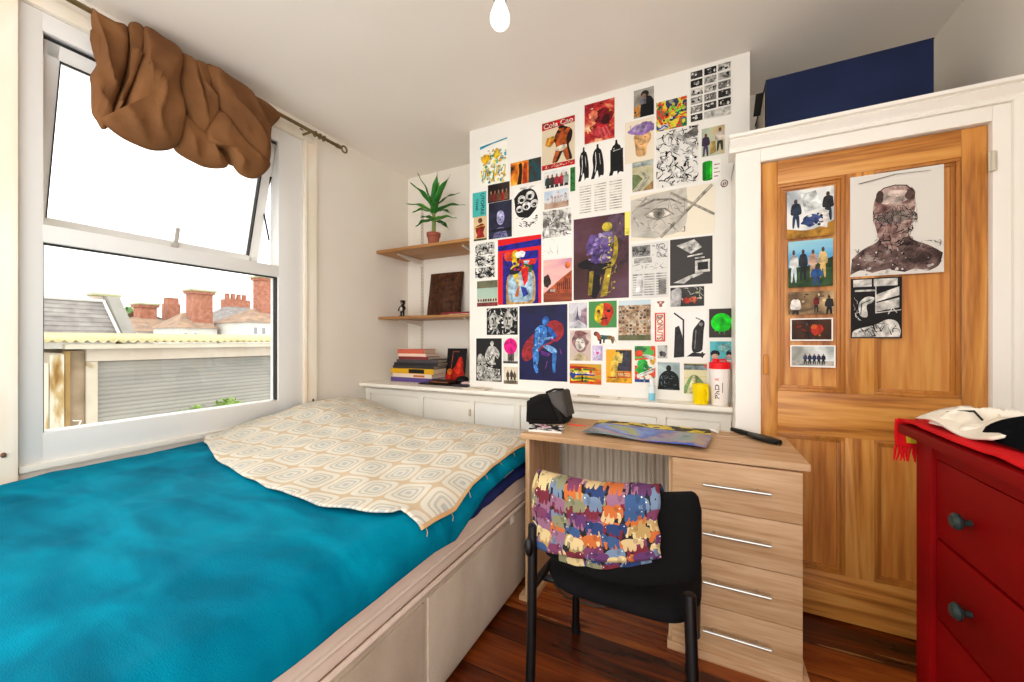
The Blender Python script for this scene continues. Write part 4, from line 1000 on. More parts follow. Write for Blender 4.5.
RC = {
'abstract':(-1.369,2.218,0.209,0.29), 'dancers':(-1.137,2.18,0.217,0.149), 'cocoa':(-0.914,2.237,0.215,0.3), 'group':(-0.901,2.118,0.163,0.107), 'strip':(-0.728,2.074,0.031,0.146), 'redface':(-0.639,2.342,0.178,0.235), 'capes':(-0.687,2.12,0.28,0.213), 'list':(-0.68,1.919,0.272,0.187), 'teal':(-1.431,2.014,0.11,0.168), 'band':(-1.309,2.094,0.165,0.122), 'blueface':(-1.303,1.848,0.175,0.244), 'mushroom':(-1.112,1.878,0.186,0.28), 'castle':(-0.898,1.988,0.159,0.113), 'tree':(-0.912,1.681,0.194,0.303), 'sunset':(-0.904,1.404,0.186,0.265), 'purple':(-0.707,1.409,0.327,0.49), 'warrior':(-1.422,1.849,0.104,0.167), 'comic':(-1.415,1.586,0.165,0.248), 'land':(-1.395,1.396,0.161,0.174), 'harlequin':(-1.232,1.401,0.313,0.436), 'bwfaces':(-1.318,1.201,0.233,0.18), 'statue':(-1.402,0.887,0.199,0.291), 'magenta':(-1.191,1.012,0.107,0.17), 'smallph':(-1.188,0.877,0.104,0.112), 'nude':(-1.073,0.909,0.326,0.478), 'paris':(-0.736,1.238,0.112,0.154), 'gface':(-0.613,1.239,0.164,0.156), 'lady':(-0.731,1.041,0.13,0.184), 'dog':(-0.591,1.14,0.138,0.08), 'lilac':(-0.591,1.043,0.062,0.09), 'brush':(-0.731,0.901,0.193,0.121), 'favela':(-0.439,1.164,0.177,0.228), 'crest':(-0.237,1.343,0.054,0.042), 'donuts':(-0.24,1.157,0.053,0.159), 'darkph':(-0.16,1.346,0.165,0.104), 'lamp':(-0.15,1.069,0.166,0.249), 'greenblob':(0.028,1.178,0.114,0.15), 'tealheads':(0.032,1.007,0.11,0.151), 'maggi':(-0.51,0.917,0.147,0.194), 'collage':(-0.348,0.928,0.111,0.204), 'greyph':(-0.226,1.065,0.05,0.071), 'panther':(-0.225,0.893,0.112,0.15), 'field':(-0.093,0.878,0.111,0.164), 'manph':(-0.353,2.422,0.108,0.158), 'graff':(-0.232,2.318,0.154,0.161), 'contact':(-0.063,2.325,0.193,0.274), 'purphair':(-0.402,2.174,0.158,0.237), 'road':(-0.361,2.006,0.113,0.168), 'bigcomic':(-0.232,2.004,0.21,0.307), 'couple':(-0.007,2.13,0.107,0.149), 'greencyl':(-0.005,2.001,0.088,0.106), 'roundlogo':(0.079,1.952,0.038,0.044), 'eye':(-0.37,1.725,0.426,0.262), 'news':(-0.367,1.401,0.198,0.309), 'geo':(-0.162,1.461,0.206,0.251), 'yellow':(-0.402,1.766,0.027,0.133), 
'g1':(0.323,1.599,0.16,0.203), 'g2':(0.328,1.389,0.152,0.196), 'g3':(0.329,1.273,0.154,0.096), 'g4':(0.335,1.161,0.145,0.095), 'g5':(0.335,1.05,0.153,0.092), 'portrait':(0.535,1.419,0.273,0.404), 'bw':(0.537,1.171,0.154,0.24),
}
G1 = 'prints covering the chimney breast'; WY = YC-.0005
def art(k, base='#f4f1ea', **kw): return Art(RC[k], WY, base, **kw)
K, W = '#161415', '#efece6'
a = art('abstract', '#f1efe4').blots(['#f0c21e', '#f3d65a', '#38a9c4', '#8fc9a0', '#e8dfae', '#5f9a5a', '#f2b632', '#f6efc0', '#cfe0d0'], 110, .03, .09, 0, 0, 1, .85)
a.P('#2f9fc4', [(0, .86), (.4, .93), (1, .97), (1, 1), (0, .93)]); a.E('#f0b61e', .22, .62, .17, .1); a.E('#f2cf3c', .62, .66, .14, .08)
for i in range(9): a.L(['#2b93b8', '#4d9a55', '#e8b020'][i % 3], .05, [(.08+.1*i, .12+.05*(i % 4)), (.14+.1*i, .30+.04*(i % 3))], .02)
a.done('painting', 'watercolour with yellow and turquoise brush dabs, top left of the poster wall', 'painting', G1)
a = art('dancers', photo_mat(['#2a1a10', '#c8641a', '#f0a021', '#f4d060'], 9, 3, dist=1)); a.R(photo_mat(['#0d1a1f', '#1f4a52', '#3a2a1a', '#14343c'], 11, 4), .6, 0, 1, 1)
a.P('#2a130c', [(.22, 0), (.3, .6), (.26, .9), (.38, .95), (.4, .55), (.36, 0)]).P('#b23c1c', [(.4, 0), (.42, .8), (.5, .95), (.56, .8), (.55, 0)])
a.done('photo_print', 'yellow and orange print with dark figures and a teal right half', 'print', G1)
a = art('cocoa', '#d9c9ac'); a.P('#c8161e', [(0, .83), (1, .87), (1, 1), (0, .985)]); a.T('#f4e9d8', 'Cola Cao', .5, .92, .9, .105, .04)
a.R('#c8161e', 0, 0, 1, .10); a.ink('#f0dcc0', 22, .06, .03, .94, .075, .02, .08)
a.P('#2a0f08', [(.38, .10), (.45, .45), (.36, .62), (.52, .82), (.72, .83), (.95, .72), (.9, .5), (.8, .44), (.95, .12), (.8, .12), (.66, .36), (.5, .12)])
SK = '#b5531d'
a.P(SK, [(.30, .11), (.42, .11), (.56, .36), (.62, .36), (.74, .11), (.86, .12), (.76, .42), (.74, .55), (.80, .68), (.88, .74), (.84, .80), (.70, .74), (.52, .72), (.42, .60), (.44, .5), (.44, .38)])
a.E(SK, .60, .79, .09, .055).E('#1d0d08', .60, .825, .10, .03); a.P('#efe2c8', [(.42, .36), (.44, .44), (.76, .46), (.77, .38), (.6, .32)])
a.P('#e0a030', [(.10, .52), (.24, .44), (.42, .56), (.40, .68), (.16, .66)]); a.P('#c98018', [(.10, .52), (.16, .66), (.22, .66), (.16, .49)]); a.L(SK, .09, [(.50, .68), (.42, .58), (.30, .54)])
a.done('poster', 'red and cream vintage cocoa poster with a striding figure carrying a drum', 'poster', G1)
a = art('group', photo_mat(['#c9d2d6', '#e6e2dc', '#b9c4c0'], 12, 7)); 
for x, c1 in ((.16, '#2c3a34'), (.34, '#4a3a38'), (.52, '#a8323c'), (.72, '#b8283a'), (.9, '#9fb0a8')): a.man(x, -.35, 1.15, c1, '#3a2a2a', '#a87858', .2)
a.done('photo_print', 'small snapshot of people in red coats under the cocoa poster', 'photo', G1)
a = art('strip', '#2f7a35'); a.T('#143a1a', 'BOOKMARK', .5, .5, .92, .62, PI/2) if False else a.ink('#133d19', 26, .1, .05, .9, .95, .12, .7)
a.done('bookmark', 'narrow green strip beside the cocoa poster', 'bookmark', G1)
a = art('redface', photo_mat(['#f1e0cc', '#e8b080', '#c2352e', '#8c1420', '#3a0d10'], 7, 9, dist=1.5))
a.B('#b3202c', .55, .32, .36, .22).B('#d8434a', .42, .25, .2, .12).B('#7c101c', .62, .62, .3, .2).B('#3d0c10', .7, .5, .14, .12).B('#e07a5a', .3, .68, .16, .12).L('#d85a5e', .06, [(.5, .3), (.62, .05)]).L('#d85a5e', .06, [(.62, .32), (.74, .06)]).L('#d85a5e', .06, [(.72, .34), (.86, .1)])
a.blots(['#f3e6d8', '#2a1010', '#e0b030'], 10, .02, .06)
a.done('poster', 'painterly print of a crimson face with spread fingers near the ceiling', 'poster', G1)
a = art('capes', W)
for cx, wd in ((.15, .12), (.45, .14), (.84, .15)):
    a.P(K, [(cx-wd, .02), (cx-wd*.6, .3), (cx-wd*.8, .62), (cx-wd*.5, .82), (cx-wd*.15, .85), (cx-wd*.1, .97), (cx+wd*.15, .97), (cx+wd*.2, .85), (cx+wd*.6, .8), (cx+wd*.95, .45), (cx+wd, .06), (cx+wd*.5, .1), (cx+wd*.2, .02), (cx, .3), (cx-wd*.5, .02)])
    a.L(W, .014, [(cx-wd*.3, .75), (cx-wd*.2, .45), (cx-wd*.35, .2)]).L(W, .01, [(cx+wd*.3, .7), (cx+wd*.45, .4)])
a.R(K, .72, .12, .98, .72).L(W, .012, [(.78, .68), (.92, .7)])
a.done('drawing', 'white sheet with three black cloaked figures drawn in ink', 'drawing', G1)
a = art('list', '#ece8df')
for col in range(3):
    for r_ in range(11): a.R('#cfc8bc', .04+.33*col, .06+.083*r_, .04+.33*col+.26, .095+.083*r_)
a.done('text_sheet', 'white sheet with three columns of faint grey text lines', 'sheet', G1)
a = art('teal', '#46b0ac'); a.T('#0f2f36', 'UTOPIAS', .72, .5, .86, .26, -PI/2).T('#0f2f36', 'TWAR', .32, .5, .5, .2, -PI/2)
a.done('flyer', 'turquoise flyer with dark sideways lettering at the left edge', 'flyer', G1)
a = art('band', photo_mat(['#120c0c', '#2c1f1c', '#3d3a2a'], 9, 12))
for x, c1 in ((.15, '#5a2a26'), (.33, '#8c2a24'), (.5, '#6a4a30'), (.68, '#9a3028'), (.86, '#7a5a40')): a.man(x, -.45, 1.1, c1, '#1a1212', '#b58a68', .16)
a.done('photo_print', 'dark small print of a row of people above the blue portrait', 'photo', G1)
a = art('blueface', photo_mat(['#0f1018', '#1e2030', '#2c2c44', '#191826'], 8, 13))
a.P('#7d7aa8', [(.18, 0), (.28, .22), (.40, .30), (.62, .30), (.74, .2), (.86, 0)]).E('#a6a4d0', .52, .56, .17, .2).E('#c9c8ea', .47, .64, .10, .10).E('#2a2944', .45, .57, .03, .014).E('#2a2944', .6, .57, .03, .014).P('#7d7bb0', [(.52, .56), (.56, .48), (.5, .48)]).L('#4a4876', .02, [(.46, .42), (.58, .42)]).R('#14141f', 0, .18, 1, .26).ink('#32324e', 14, 0, 0, 1, .3, .03)
a.done('photo_print', 'dark print of a bluish bald face with its reflection', 'photo', G1)
a = art('mushroom', W); a.B(K, .45, .62, .46, .36, .12)
for cx, cy, r in ((.3, .72, .15), (.62, .78, .17), (.48, .55, .16), (.78, .58, .15), (.22, .5, .13)):
    a.E(W, cx, cy, r, r*.62, n=16); a.E(K, cx, cy-.02, r*.55, r*.3, n=12); a.ink(W, 4, cx-r, cy-r*.6, cx+r, cy, .02, .12)
a.B(W, .5, .98, .3, .04).ink(K, 22, .1, .05, .9, .3, .03, .15)
a.done('drawing', 'black and white ink drawing of swirling clustered caps', 'drawing', G1)
a = art('castle', photo_mat(['#a8bfd6', '#cfd8e2', '#dfd8da'], 6, 15, stretch=(1, 1, 2))); a.R(photo_mat(['#8a6a58', '#b89a84', '#c9b2a0'], 14, 16), 0, 0, 1, .35)
for x, h in ((.1, .5), (.25, .62), (.4, .55), (.52, .8), (.66, .58), (.82, .66)): a.R('#d8cdc8', x, .3, x+.11, h).P('#b8a8b0', [(x-.01, h), (x+.12, h), (x+.055, h+.14)])
a.done('photo_print', 'small pale photo of a towered building under a blue sky', 'photo', G1)
a = art('tree', W); a.R(photo_mat(['#2a2826', '#7a7772', '#d8d5ce', '#f0eee8'], 16, 18, dist=2), .02, .42, .98, .98)
a.P(W, [(.0, .4), (.2, .7), (.25, .45)]).P('#d8d6d0', [(.45, .42), (.5, .68), (.62, .72), (.66, .42)]).P(W, [(.6, .42), (.85, .85), (.98, .5), (.98, .42)]).E('#8f8c86', .52, .66, .08, .06).ink(K, 34, .02, .45, .98, .96, .025, .25).ink('#b8b4ac', 8, .05, .05, .6, .38, .012, .3)
a.done('drawing', 'grey pencil sheet of a figure between leaning trunks, lower third blank', 'drawing', G1)
a = art('sunset', photo_mat(['#c78aa0', '#e2a5ae', '#f0bfae', '#b888a8'], 3, 20, stretch=(.6, 1, 3))); a.P(photo_mat(['#3a1a14', '#8a3a1e', '#c8642e', '#54241a'], 12, 21), [(0, .2), (.4, .42), (.78, .62), (1, .72), (1, 0), (0, 0)])
a.B('#3b2a24', .12, .5, .14, .16).P('#b1512c', [(.42, .2), (.44, .44), (.95, .68), (1, .2)]).E('#e87a3a', .86, .84, .1, .08)
for i in range(7): a.R('#3a1a16', .48+.07*i, .28, .51+.07*i, .42+.02*i)
a.R(photo_mat(['#4a1f16', '#8a3d22', '#a85a34'], 8, 22, stretch=(.5, 1, 3)), 0, 0, 1, .2).R('#d8c8b8', .25, .24, .42, .30)
a.done('photo_print', 'street photo under a pink evening sky right of the red framed figure', 'photo', G1)
a = art('purple', photo_mat(['#2a1514', '#3d1f1c', '#4f2a30', '#5f4050', '#3a1c1a'], 2.5, 24, dist=.3)); a.E('#5f4658', .78, .82, .24, .18).E('#4a2f36', .8, .5, .2, .2)
a.B('#160c10', .28, .42, .2, .06).B('#160c10', .38, .2, .12, .22)
VI = ['#7a5fa0', '#9a80bc', '#5c4486', '#b09ac8', '#3d2a5c']; YE = ['#e0c83a', '#b79e2a', '#f0e070', '#7a6a1c']
a.B('#6a5094', .42, .66, .2, .14).B('#5c4486', .52, .52, .2, .12).E('#cdb73c', .62, .86, .09, .055).P('#7d6ea0', [(.54, .8), (.7, .8), (.78, .66), (.5, .66)])
a.P('#b79e2a', [(.74, .78), (.82, .68), (.8, .45), (.66, .34), (.62, .38), (.74, .52)]).P('#221420', [(.28, .42), (.7, .44), (.66, .28), (.3, .3)])
a.P('#a89028', [(.6, .36), (.7, .36), (.62, .04), (.5, .02)]).P('#8f7a24', [(.3, .34), (.38, .34), (.34, .05), (.27, .05)])
a.blots(VI, 34, .02, .055, .22, .46, .68, .8).blots(YE, 26, .012, .03, .58, .1, .8, .74).ink('#e8d850', 14, .5, .05, .85, .9, .012, .16)
a.done('poster', 'tall dark maroon poster of a seated figure painted purple and yellow', 'poster', G1)
a = art('warrior', photo_mat(['#c9a070', '#dcc29a', '#9a7a50'], 9, 26)); a.B('#8a1f18', .5, .45, .36, .26).E('#7a4a28', .5, .82, .17, .11).P('#b02a1e', [(.2, .1), (.4, .5), (.62, .5), (.85, .12)]).L('#d8a83a', .06, [(.2, .55), (.8, .6)]).R('#4a5a30', 0, 0, 1, .08)
a.done('photo_print', 'small photo of a person in red below the turquoise flyer', 'photo', G1)
a = art('comic', '#e9e6df')
for (x0, y0, x1, y1) in ((.05, .66, .95, .97), (.03, .34, .97, .62), (.05, .03, .6, .3), (.63, .03, .97, .3)):
    a.R('#dedbd4', x0, y0, x1, y1); a.ink(K, 22, x0, y0, x1, y1, .05, .28); a.blots([K, '#6a6763', W], 9, .03, .09, x0, y0, x1, y1)
a.done('drawing', 'black and white sheet of ink panels at the left edge', 'drawing', G1)
a = art('land', photo_mat(['#7f9a8a', '#a8bfae', '#c0cdbb'], 4, 28, stretch=(.4, 1, 2))); a.R(photo_mat(['#3d3d30', '#6a6a50', '#8a8064'], 12, 29), 0, .72, 1, 1).R('#d9cdb8', 0, .18, 1, .3).R('#8a3a3a', 0, 0, 1, .15)
for i in range(8): a.E('#5a3a32', .08+.12*i, .24, .045, .06, n=10)
a.done('photo_print', 'green landscape photo with a red strip along the bottom', 'photo', G1)
a = art('harlequin', '#d8141c'); a.P('#1c1f96', [(0, .82), (1, .84), (1, .94), (0, .90)]).R('#1c1f96', .12, 0, .94, .78).P('#c59a5a', [(.2, .0), (.2, .5), (.86, .56), (.88, .06), (.8, 0)]).P('#a9c9dc', [(.25, .07), (.25, .5), (.82, .52), (.82, .07), (.7, .03), (.35, .03)])
a.B('#26208a', .25, .58, .13, .16).B('#e8461e', .28, .72, .14, .07).E('#f0c814', .43, .68, .10, .13, .1).P('#1a1a1a', [(.47, .6), (.53, .7), (.5, .78), (.44, .72)]).B('#f2f0ea', .52, .74, .12, .05).P('#e0281e', [(.5, .66), (.92, .66), (.86, .58), (.6, .56)]).P('#bfe0ec', [(.6, .64), (.74, .64), (.66, .54)])
a.P('#f0c814', [(.3, .54), (.42, .62), (.52, .36), (.5, .22)]).P('#2a6a3a', [(.6, .6), (.82, .56), (.78, .46), (.62, .48)]).P('#e0201c', [(.52, .56), (.72, .54), (.7, .34), (.62, .26)]).P('#22282c', [(.24, .5), (.44, .58), (.58, .54), (.5, .46), (.34, .44)]).P('#e06a1e', [(.46, .24), (.52, .26), (.48, .1), (.4, .12)]).P('#2b3aa0', [(.54, .26), (.66, .24), (.72, .14), (.6, .1)]).P('#e8d8c0', [(.44, .4), (.54, .42), (.54, .28), (.48, .26)]).blots(['#f0c814', '#e0201c', '#1c1f96', '#f2f0ea', '#1a1a1a'], 8, .02, .05, .3, .45, .75, .8)
a.done('poster', 'bright red and blue framed poster of a patchwork figure in primary colours', 'poster', G1)
a = art('bwfaces', K).ink('#d8d5ce', 40, .02, .02, .98, .98, .03, .22).blots(['#cfccc4', '#8a8782', W], 24, .02, .07)
for cx in (.24, .7): a.E('#c9c6be', cx, .52, .15, .32).E(K, cx-.05, .6, .03, .05).E(K, cx+.06, .6, .03, .05).L(K, .03, [(cx, .58), (cx-.02, .42)]).L(K, .03, [(cx-.06, .32), (cx+.07, .33)]).ink(K, 10, cx-.14, .25, cx+.14, .8, .02, .1)
a.done('drawing', 'black woodcut print with two pale faces, left of the blue seated figure', 'drawing', G1)
a = art('statue', '#1c1a1a'); a.P('#d9d6ce', [(.4, .42), (.34, .62), (.48, .8), (.6, .84), (.78, .8), (.94, .66), (.86, .5), (.72, .62), (.74, .36)]).E('#e6e3dc', .63, .88, .07, .06).P('#bfbcb4', [(.02, .1), (.04, .56), (.16, .66), (.34, .56), (.42, .36), (.7, .3), (.92, .3), (.98, .04), (.5, .0), (.1, .02)])
a.ink('#1c1a1a', 60, .04, .02, .96, .62, .035, .16).blots(['#1c1a1a', '#f0eee8', '#77746e'], 30, .02, .06, .02, .02, .98, .55).ink('#3a3836', 12, .42, .5, .85, .82, .015, .12)
a.done('poster', 'black and white print of muscular carved figures, bottom left corner', 'poster', G1)
a = art('magenta', photo_mat(['#cfd0c8', '#e2e0d8', '#b8bab0'], 8, 33)); a.R('#6e5a58', .3, .1, .75, .4).man(.5, .08, .4, '#5a4a4a', '#3a3434', '#9a7a6a', .25).R('#55504c', 0, 0, 1, .09).E('#f5128c', .5, .67, .46, .31, n=28)
a.done('postcard', 'small postcard with a big magenta disc', 'postcard', G1)
a = art('smallph', photo_mat(['#b9a88c', '#d8cbb4', '#ece4d2'], 8, 35)); a.R('#8a7a64', 0, 0, 1, .2).man(.3, .05, .75, '#4a3a30', '#2e2824', '#7a5a44', .2).man(.56, .05, .8, '#5a4038', '#33291f', '#7a5a44', .2).man(.78, .05, .7, '#6a5a4a', '#3a3028', '#7a5a44', .2)
a.done('photo_print', 'small faded photo of standing people below the magenta disc', 'photo', G1)
a = art('nude', '#141338'); a.R(photo_mat(['#100f30', '#17164a', '#0d1024'], 5, 37), .005, .005, .995, .995)
a.P('#a3282e', [(.06, .30), (.05, .38), (.12, .5), (.3, .62), (.6, .78), (.78, .8), (.92, .74), (.94, .64), (.86, .54), (.62, .48), (.4, .38), (.22, .26), (.12, .25)])
B1, B2, B3, B4 = '#3d7fd0', '#2359ae', '#7fb4ee', '#163a78'
a.P(B4, [(.30, .42), (.30, .60), (.36, .70), (.46, .74), (.54, .74), (.68, .70), (.80, .60), (.78, .56), (.66, .52), (.56, .48)])
a.P(B1, [(.33, .66), (.42, .73), (.50, .74), (.58, .72), (.60, .60), (.52, .5), (.44, .42), (.34, .42)]).E(B2, .56, .79, .07, .06, -.2).E(B1, .54, .775, .045, .04).P(B2, [(.60, .72), (.68, .70), (.80, .60), (.76, .56), (.62, .64)]).P(B3, [(.46, .56), (.72, .585), (.72, .555), (.48, .53)]).P(B1, [(.36, .64), (.44, .66), (.5, .55), (.44, .52)])
a.P(B1, [(.27, .44), (.40, .46), (.43, .30), (.38, .18), (.42, .11), (.36, .09), (.31, .17), (.30, .30)]).P(B3, [(.50, .46), (.62, .48), (.78, .42), (.80, .37), (.70, .36), (.56, .42)]).P(B1, [(.70, .38), (.80, .38), (.76, .20), (.77, .12), (.71, .10), (.70, .2)]).P('#6a2a8a', [(.46, .4), (.66, .36), (.62, .32), (.48, .34)])
a.blots([B3, B2, '#a8cdf4', B4], 26, .012, .035, .32, .42, .6, .74).blots([B3, B4, B2], 16, .012, .03, .3, .12, .42, .44).L('#c83a8a', .02, [(.66, .56), (.80, .52)]).L('#8a2a8a', .02, [(.86, .42), (.88, .36)]).L('#8a3aa0', .012, [(.6, .26), (.56, .16)])
a.done('poster', 'navy poster of a blue seated figure against a red oval', 'poster', G1)
a = art('paris', photo_mat(['#8a8798', '#b8b4c0', '#d8d4d8', '#6a6474'], 7, 39)); a.P('#6a6478', [(.36, .3), (.44, .6), (.47, .95), (.5, .6), (.58, .3)]).P('#a88a98', [(.6, .1), (.7, .7), (.98, .8), (1, .1)]).P('#d8d5de', [(0, 0), (.5, .34), (1, .1), (1, 0)])
a.done('photo_print', 'lilac grey city photo with a pointed tower right of the navy poster', 'photo', G1)
a = art('gface', '#4a8a48'); a.P('#c8341e', [(.42, .08), (.4, .5), (.46, .85), (.62, .95), (.82, .86), (.92, .6), (.8, .3), (.66, .05)]).P('#f0cc20', [(.2, .35), (.24, .75), (.42, .93), (.56, .9), (.5, .5), (.44, .15), (.3, .2)]).P('#e8521e', [(.28, .6), (.42, .66), (.4, .52)]).E(K, .72, .62, .07, .05).L(K, .05, [(.44, .32), (.66, .36)]).P('#e07a2a', [(.5, .6), (.6, .4), (.48, .4)]).E(K, .36, .64, .05, .04)
a.done('print', 'green square print of a red and yellow painted face', 'print', G1)
a = art('lady', photo_mat(['#b89a94', '#d8c4b8', '#c8b0a8', '#e2d4c4'], 6, 41)); a.B('#a07878', .5, .62, .38, .3).E('#ece2d6', .5, .55, .23, .22).B('#8a5a5a', .5, .9, .32, .08).E('#5a4040', .42, .6, .03, .015).E('#5a4040', .58, .6, .03, .015).L('#8a4a4a', .03, [(.45, .44), (.56, .44)]).P('#d8c49a', [(.12, 0), (.3, .24), (.7, .24), (.9, 0)]).ink('#7a5654', 16, .1, .5, .9, .95, .02, .2)
a.done('drawing', 'faded pinkish portrait sketch of a woman', 'drawing', G1)
a = Art(RC['dog'], WY, '#f2efe8'); a.P('#5a3a28', [(.08, .95), (.22, .95), (.34, .72), (.3, .6), (.14, .6), (.04, .72)]).P('#b0482e', [(.12, .9), (.3, .8), (.36, .4), (.26, .2), (.2, .5)]).P('#2f6a62', [(.3, .72), (.55, .66), (.7, .66), (.7, .36), (.36, .36)]).P('#8a6a3a', [(.62, .68), (.86, .62), (.94, .3), (.9, .06), (.82, .06), (.8, .34), (.64, .38)]).P('#3a2a20', [(.3, .4), (.4, .4), (.38, .03), (.3, .03)]).P('#3a2a20', [(.46, .38), (.54, .38), (.52, .1), (.46, .1)]).L('#3a2a20', .04, [(.9, .56), (1, .2)], .02).blots(['#d8a03a', '#3f8f86', '#7a3028'], 8, .02, .05, .3, .36, .85, .66)
a.done('sticker', 'small cut-out of a multicoloured patterned dog', 'sticker', G1)
a = art('lilac', '#cdb8e0'); a.R('#d9c8e8', .08, .06, .92, .94).P('#d83a8a', [(.5, .36), (.66, .52), (.62, .6), (.54, .6), (.5, .55), (.46, .6), (.38, .6), (.34, .52)]).ink('#b79ad0', 8, .1, .1, .9, .9, .02, .2)
a.done('card', 'tiny lilac card with a pink heart', 'card', G1)
a = art('brush', photo_mat(['#b02a18', '#d8641e', '#c8a024', '#4a6a2a', '#7a2418'], 5, 43, stretch=(.35, 1, 2), dist=1.5)); 
for i, c1 in enumerate(('#d8341c', '#f0d028', '#2f7a3a', '#e8b020', '#1f3a9a', '#e8e0c8', '#f2dc3a', '#3a6a2a', '#c02a1a')): a.L(c1, .09, [(.02+.05*(i % 4), .1+.09*i), (.4, .14+.085*i), (.75+.03*(i % 3), .08+.09*i)], .03)
a.B('#22408a', .1, .45, .1, .2).blots(['#f0e040', '#d8341c', '#1f6a3a'], 12, .03, .07)
a.done('painting', 'abstract of red, yellow and green horizontal brush strokes', 'painting', G1)
a = art('favela', photo_mat(['#4a3a2e', '#8a7058', '#b89a7a', '#d8c4a8', '#6a5644'], 22, 45, dist=.2)); a.R(photo_mat(['#b8ccd8', '#dce4e6'], 4, 46), 0, .88, 1, 1)
for r_ in range(9):
    for c_ in range(9):
        q = a.rnd; x = .02+c_*.108+q.uniform(-.02, .02); y = .1+r_*.085+q.uniform(-.015, .015); a.R(q.choice(['#c9a583', '#a87a58', '#e0d0b8', '#8a6a52', '#b8886a', '#d8b898', '#75584a', '#cfc4b4']), x, y, min(.99, x+.075), y+.055)
        a.R('#3a2c24', x+.02, y+.015, x+.04, y+.04)
a.R(photo_mat(['#3d4a2a', '#6a6a48', '#54402e'], 14, 47), 0, 0, 1, .13)
a.done('photo_print', 'photo of a hillside packed with small brown houses', 'photo', G1)
a = Art(RC['crest'], WY, '#f2efe8'); a.P('#b5705a', [(.1, .9), (.9, .9), (.8, .6), (.65, .5), (.65, .1), (.35, .1), (.35, .5), (.2, .6)]).L('#7a3a30', .06, [(.15, .75), (.85, .75)]).E('#efe6dc', .5, .68, .12, .14)
a.done('sticker', 'tiny reddish crest sticker above the red lettered sticker', 'sticker', G1)
a = art('donuts', '#d22a22'); a.R('#f3ead6', .14, .04, .86, .96).T('#d22a22', 'DONUTS', .5, .5, .86, .56, -PI/2)
a.done('sticker', 'tall red and cream sticker with sideways lettering', 'sticker', G1)
a = art('darkph', photo_mat(['#12100f', '#2a2826', '#4a4642'], 9, 49)); a.P('#b9b6b4', [(0, 0), (0, .8), (.2, 1), (.36, .9), (.3, 0)]).B('#b8302a', .5, .3, .14, .16).B('#d8724a', .68, .34, .1, .14).B('#7a8a5a', .82, .7, .1, .06).ink('#e0d8cc', 10, .35, .4, .98, .95, .02, .16).blots(['#c83a2a', '#d8c8b0'], 8, .03, .06, .3, .05, .95, .5)
a.done('photo_print', 'dark photo with red highlights below the black geometric print', 'photo', G1)
a = art('lamp', '#eceae6'); a.P('#2d2b2c', [(.04, .0), (.08, .66), (.2, .7), (.3, .48), (.34, .02)], True).L('#2d2b2c', .05, [(.33, .03), (.33, .82), (.06, .97)]).P('#2d2b2c', [(.56, .1), (.6, .5), (.62, .62), (.76, .74), (.86, .84), (.96, .76), (.92, .6), (.9, .3), (.88, .14)]).P('#2d2b2c', [(.42, .03), (.6, .12), (.98, .1), (.9, .03)]).E('#8a8784', .84, .72, .06, .04).L('#8a8784', .02, [(.7, .6), (.66, .2)]).L('#2d2b2c', .05, [(.88, .12), (.88, .02)]).L('#55524f', .03, [(.7, .86), (.82, .82)])
a.done('drawing', 'white sheet with a stooped cloaked figure under a street lamp in black', 'drawing', G1)
a = art('greenblob', '#3a3330'); a.E('#12d81e', .5, .52, .42, .32, n=28)
for x, y in ((.25, .22), (.42, .14), (.62, .12), (.78, .26)): a.L('#12d81e', .05, [(x, .42), (x, y)], .025)
a.done('postcard', 'black card with a dripping fluorescent green disc', 'postcard', G1)
a = art('tealheads', photo_mat(['#1f7f92', '#3aa0ae', '#5ab4ba', '#2a8a98'], 6, 51)); a.B('#7fb8b4', .6, .8, .25, .14).E('#16161a', .22, .58, .2, .12).E('#d8a890', .22, .48, .14, .09).E('#16161a', .84, .58, .17, .12).E('#d8b0a0', .8, .47, .12, .08).P('#ece8e4', [(0, .0), (.05, .36), (.3, .42), (.5, .3), (.7, .38), (.95, .34), (1, 0)]).ink('#cfe8e4', 10, .3, .65, .9, .95, .02, .12)
a.done('postcard', 'teal postcard with two dark-haired heads behind the shaker', 'postcard', G1)
a = art('maggi', '#e8a826'); a.R('#3c3a48', .38, .36, .98, .98).R('#e8a826', .02, .02, .98, .14).P('#f0c850', [(.2, .1), (.16, .5), (.3, .84), (.46, .96), (.58, .86), (.62, .7), (.5, .66), (.44, .4), (.4, .1)]).E('#eabf4a', .44, .86, .09, .07).P('#f6dc80', [(.46, .82), (.66, .9), (.62, .6), (.5, .6)]).P('#d86a2a', [(.42, .14), (.42, .34), (.97, .36), (.97, .16)]).T('#f4d8a0', 'MAGGI', .7, .255, .46, .11).R('#b8501e', .05, .14, .4, .18).blots(['#e09a20', '#f8e49a', '#c97a1e'], 8, .02, .05, .16, .2, .45, .8)
a.done('poster', 'orange and charcoal vintage food advert with a yellow figure', 'poster', G1)
a = art('collage', photo_mat(['#2c6a3a', '#4fae4a', '#d84a28', '#e8e0d0', '#2a4a8a'], 9, 53, const=True)); a.B('#24a03a', .4, .42, .32, .22).B('#35c04a', .3, .5, .18, .12).B('#e04a24', .2, .78, .18, .1).B('#e8b03a', .86, .6, .12, .12).P('#f0ece4', [(.1, .2), (.9, .4), (.94, .3), (.14, .1)]).L('#2a5a34', .025, [(.2, .19), (.86, .355)]).P('#dfe6e4', [(.5, .78), (.9, .72), (.9, .62), (.5, .68)]).R('#2d4f9a', 0, 0, .85, .08).blots(['#f0ece4', '#1f4a2a', '#d83a24', '#1f8a8a'], 18, .03, .08)
a.done('poster', 'busy green and red collage flyer with a white slanted banner', 'flyer', G1)
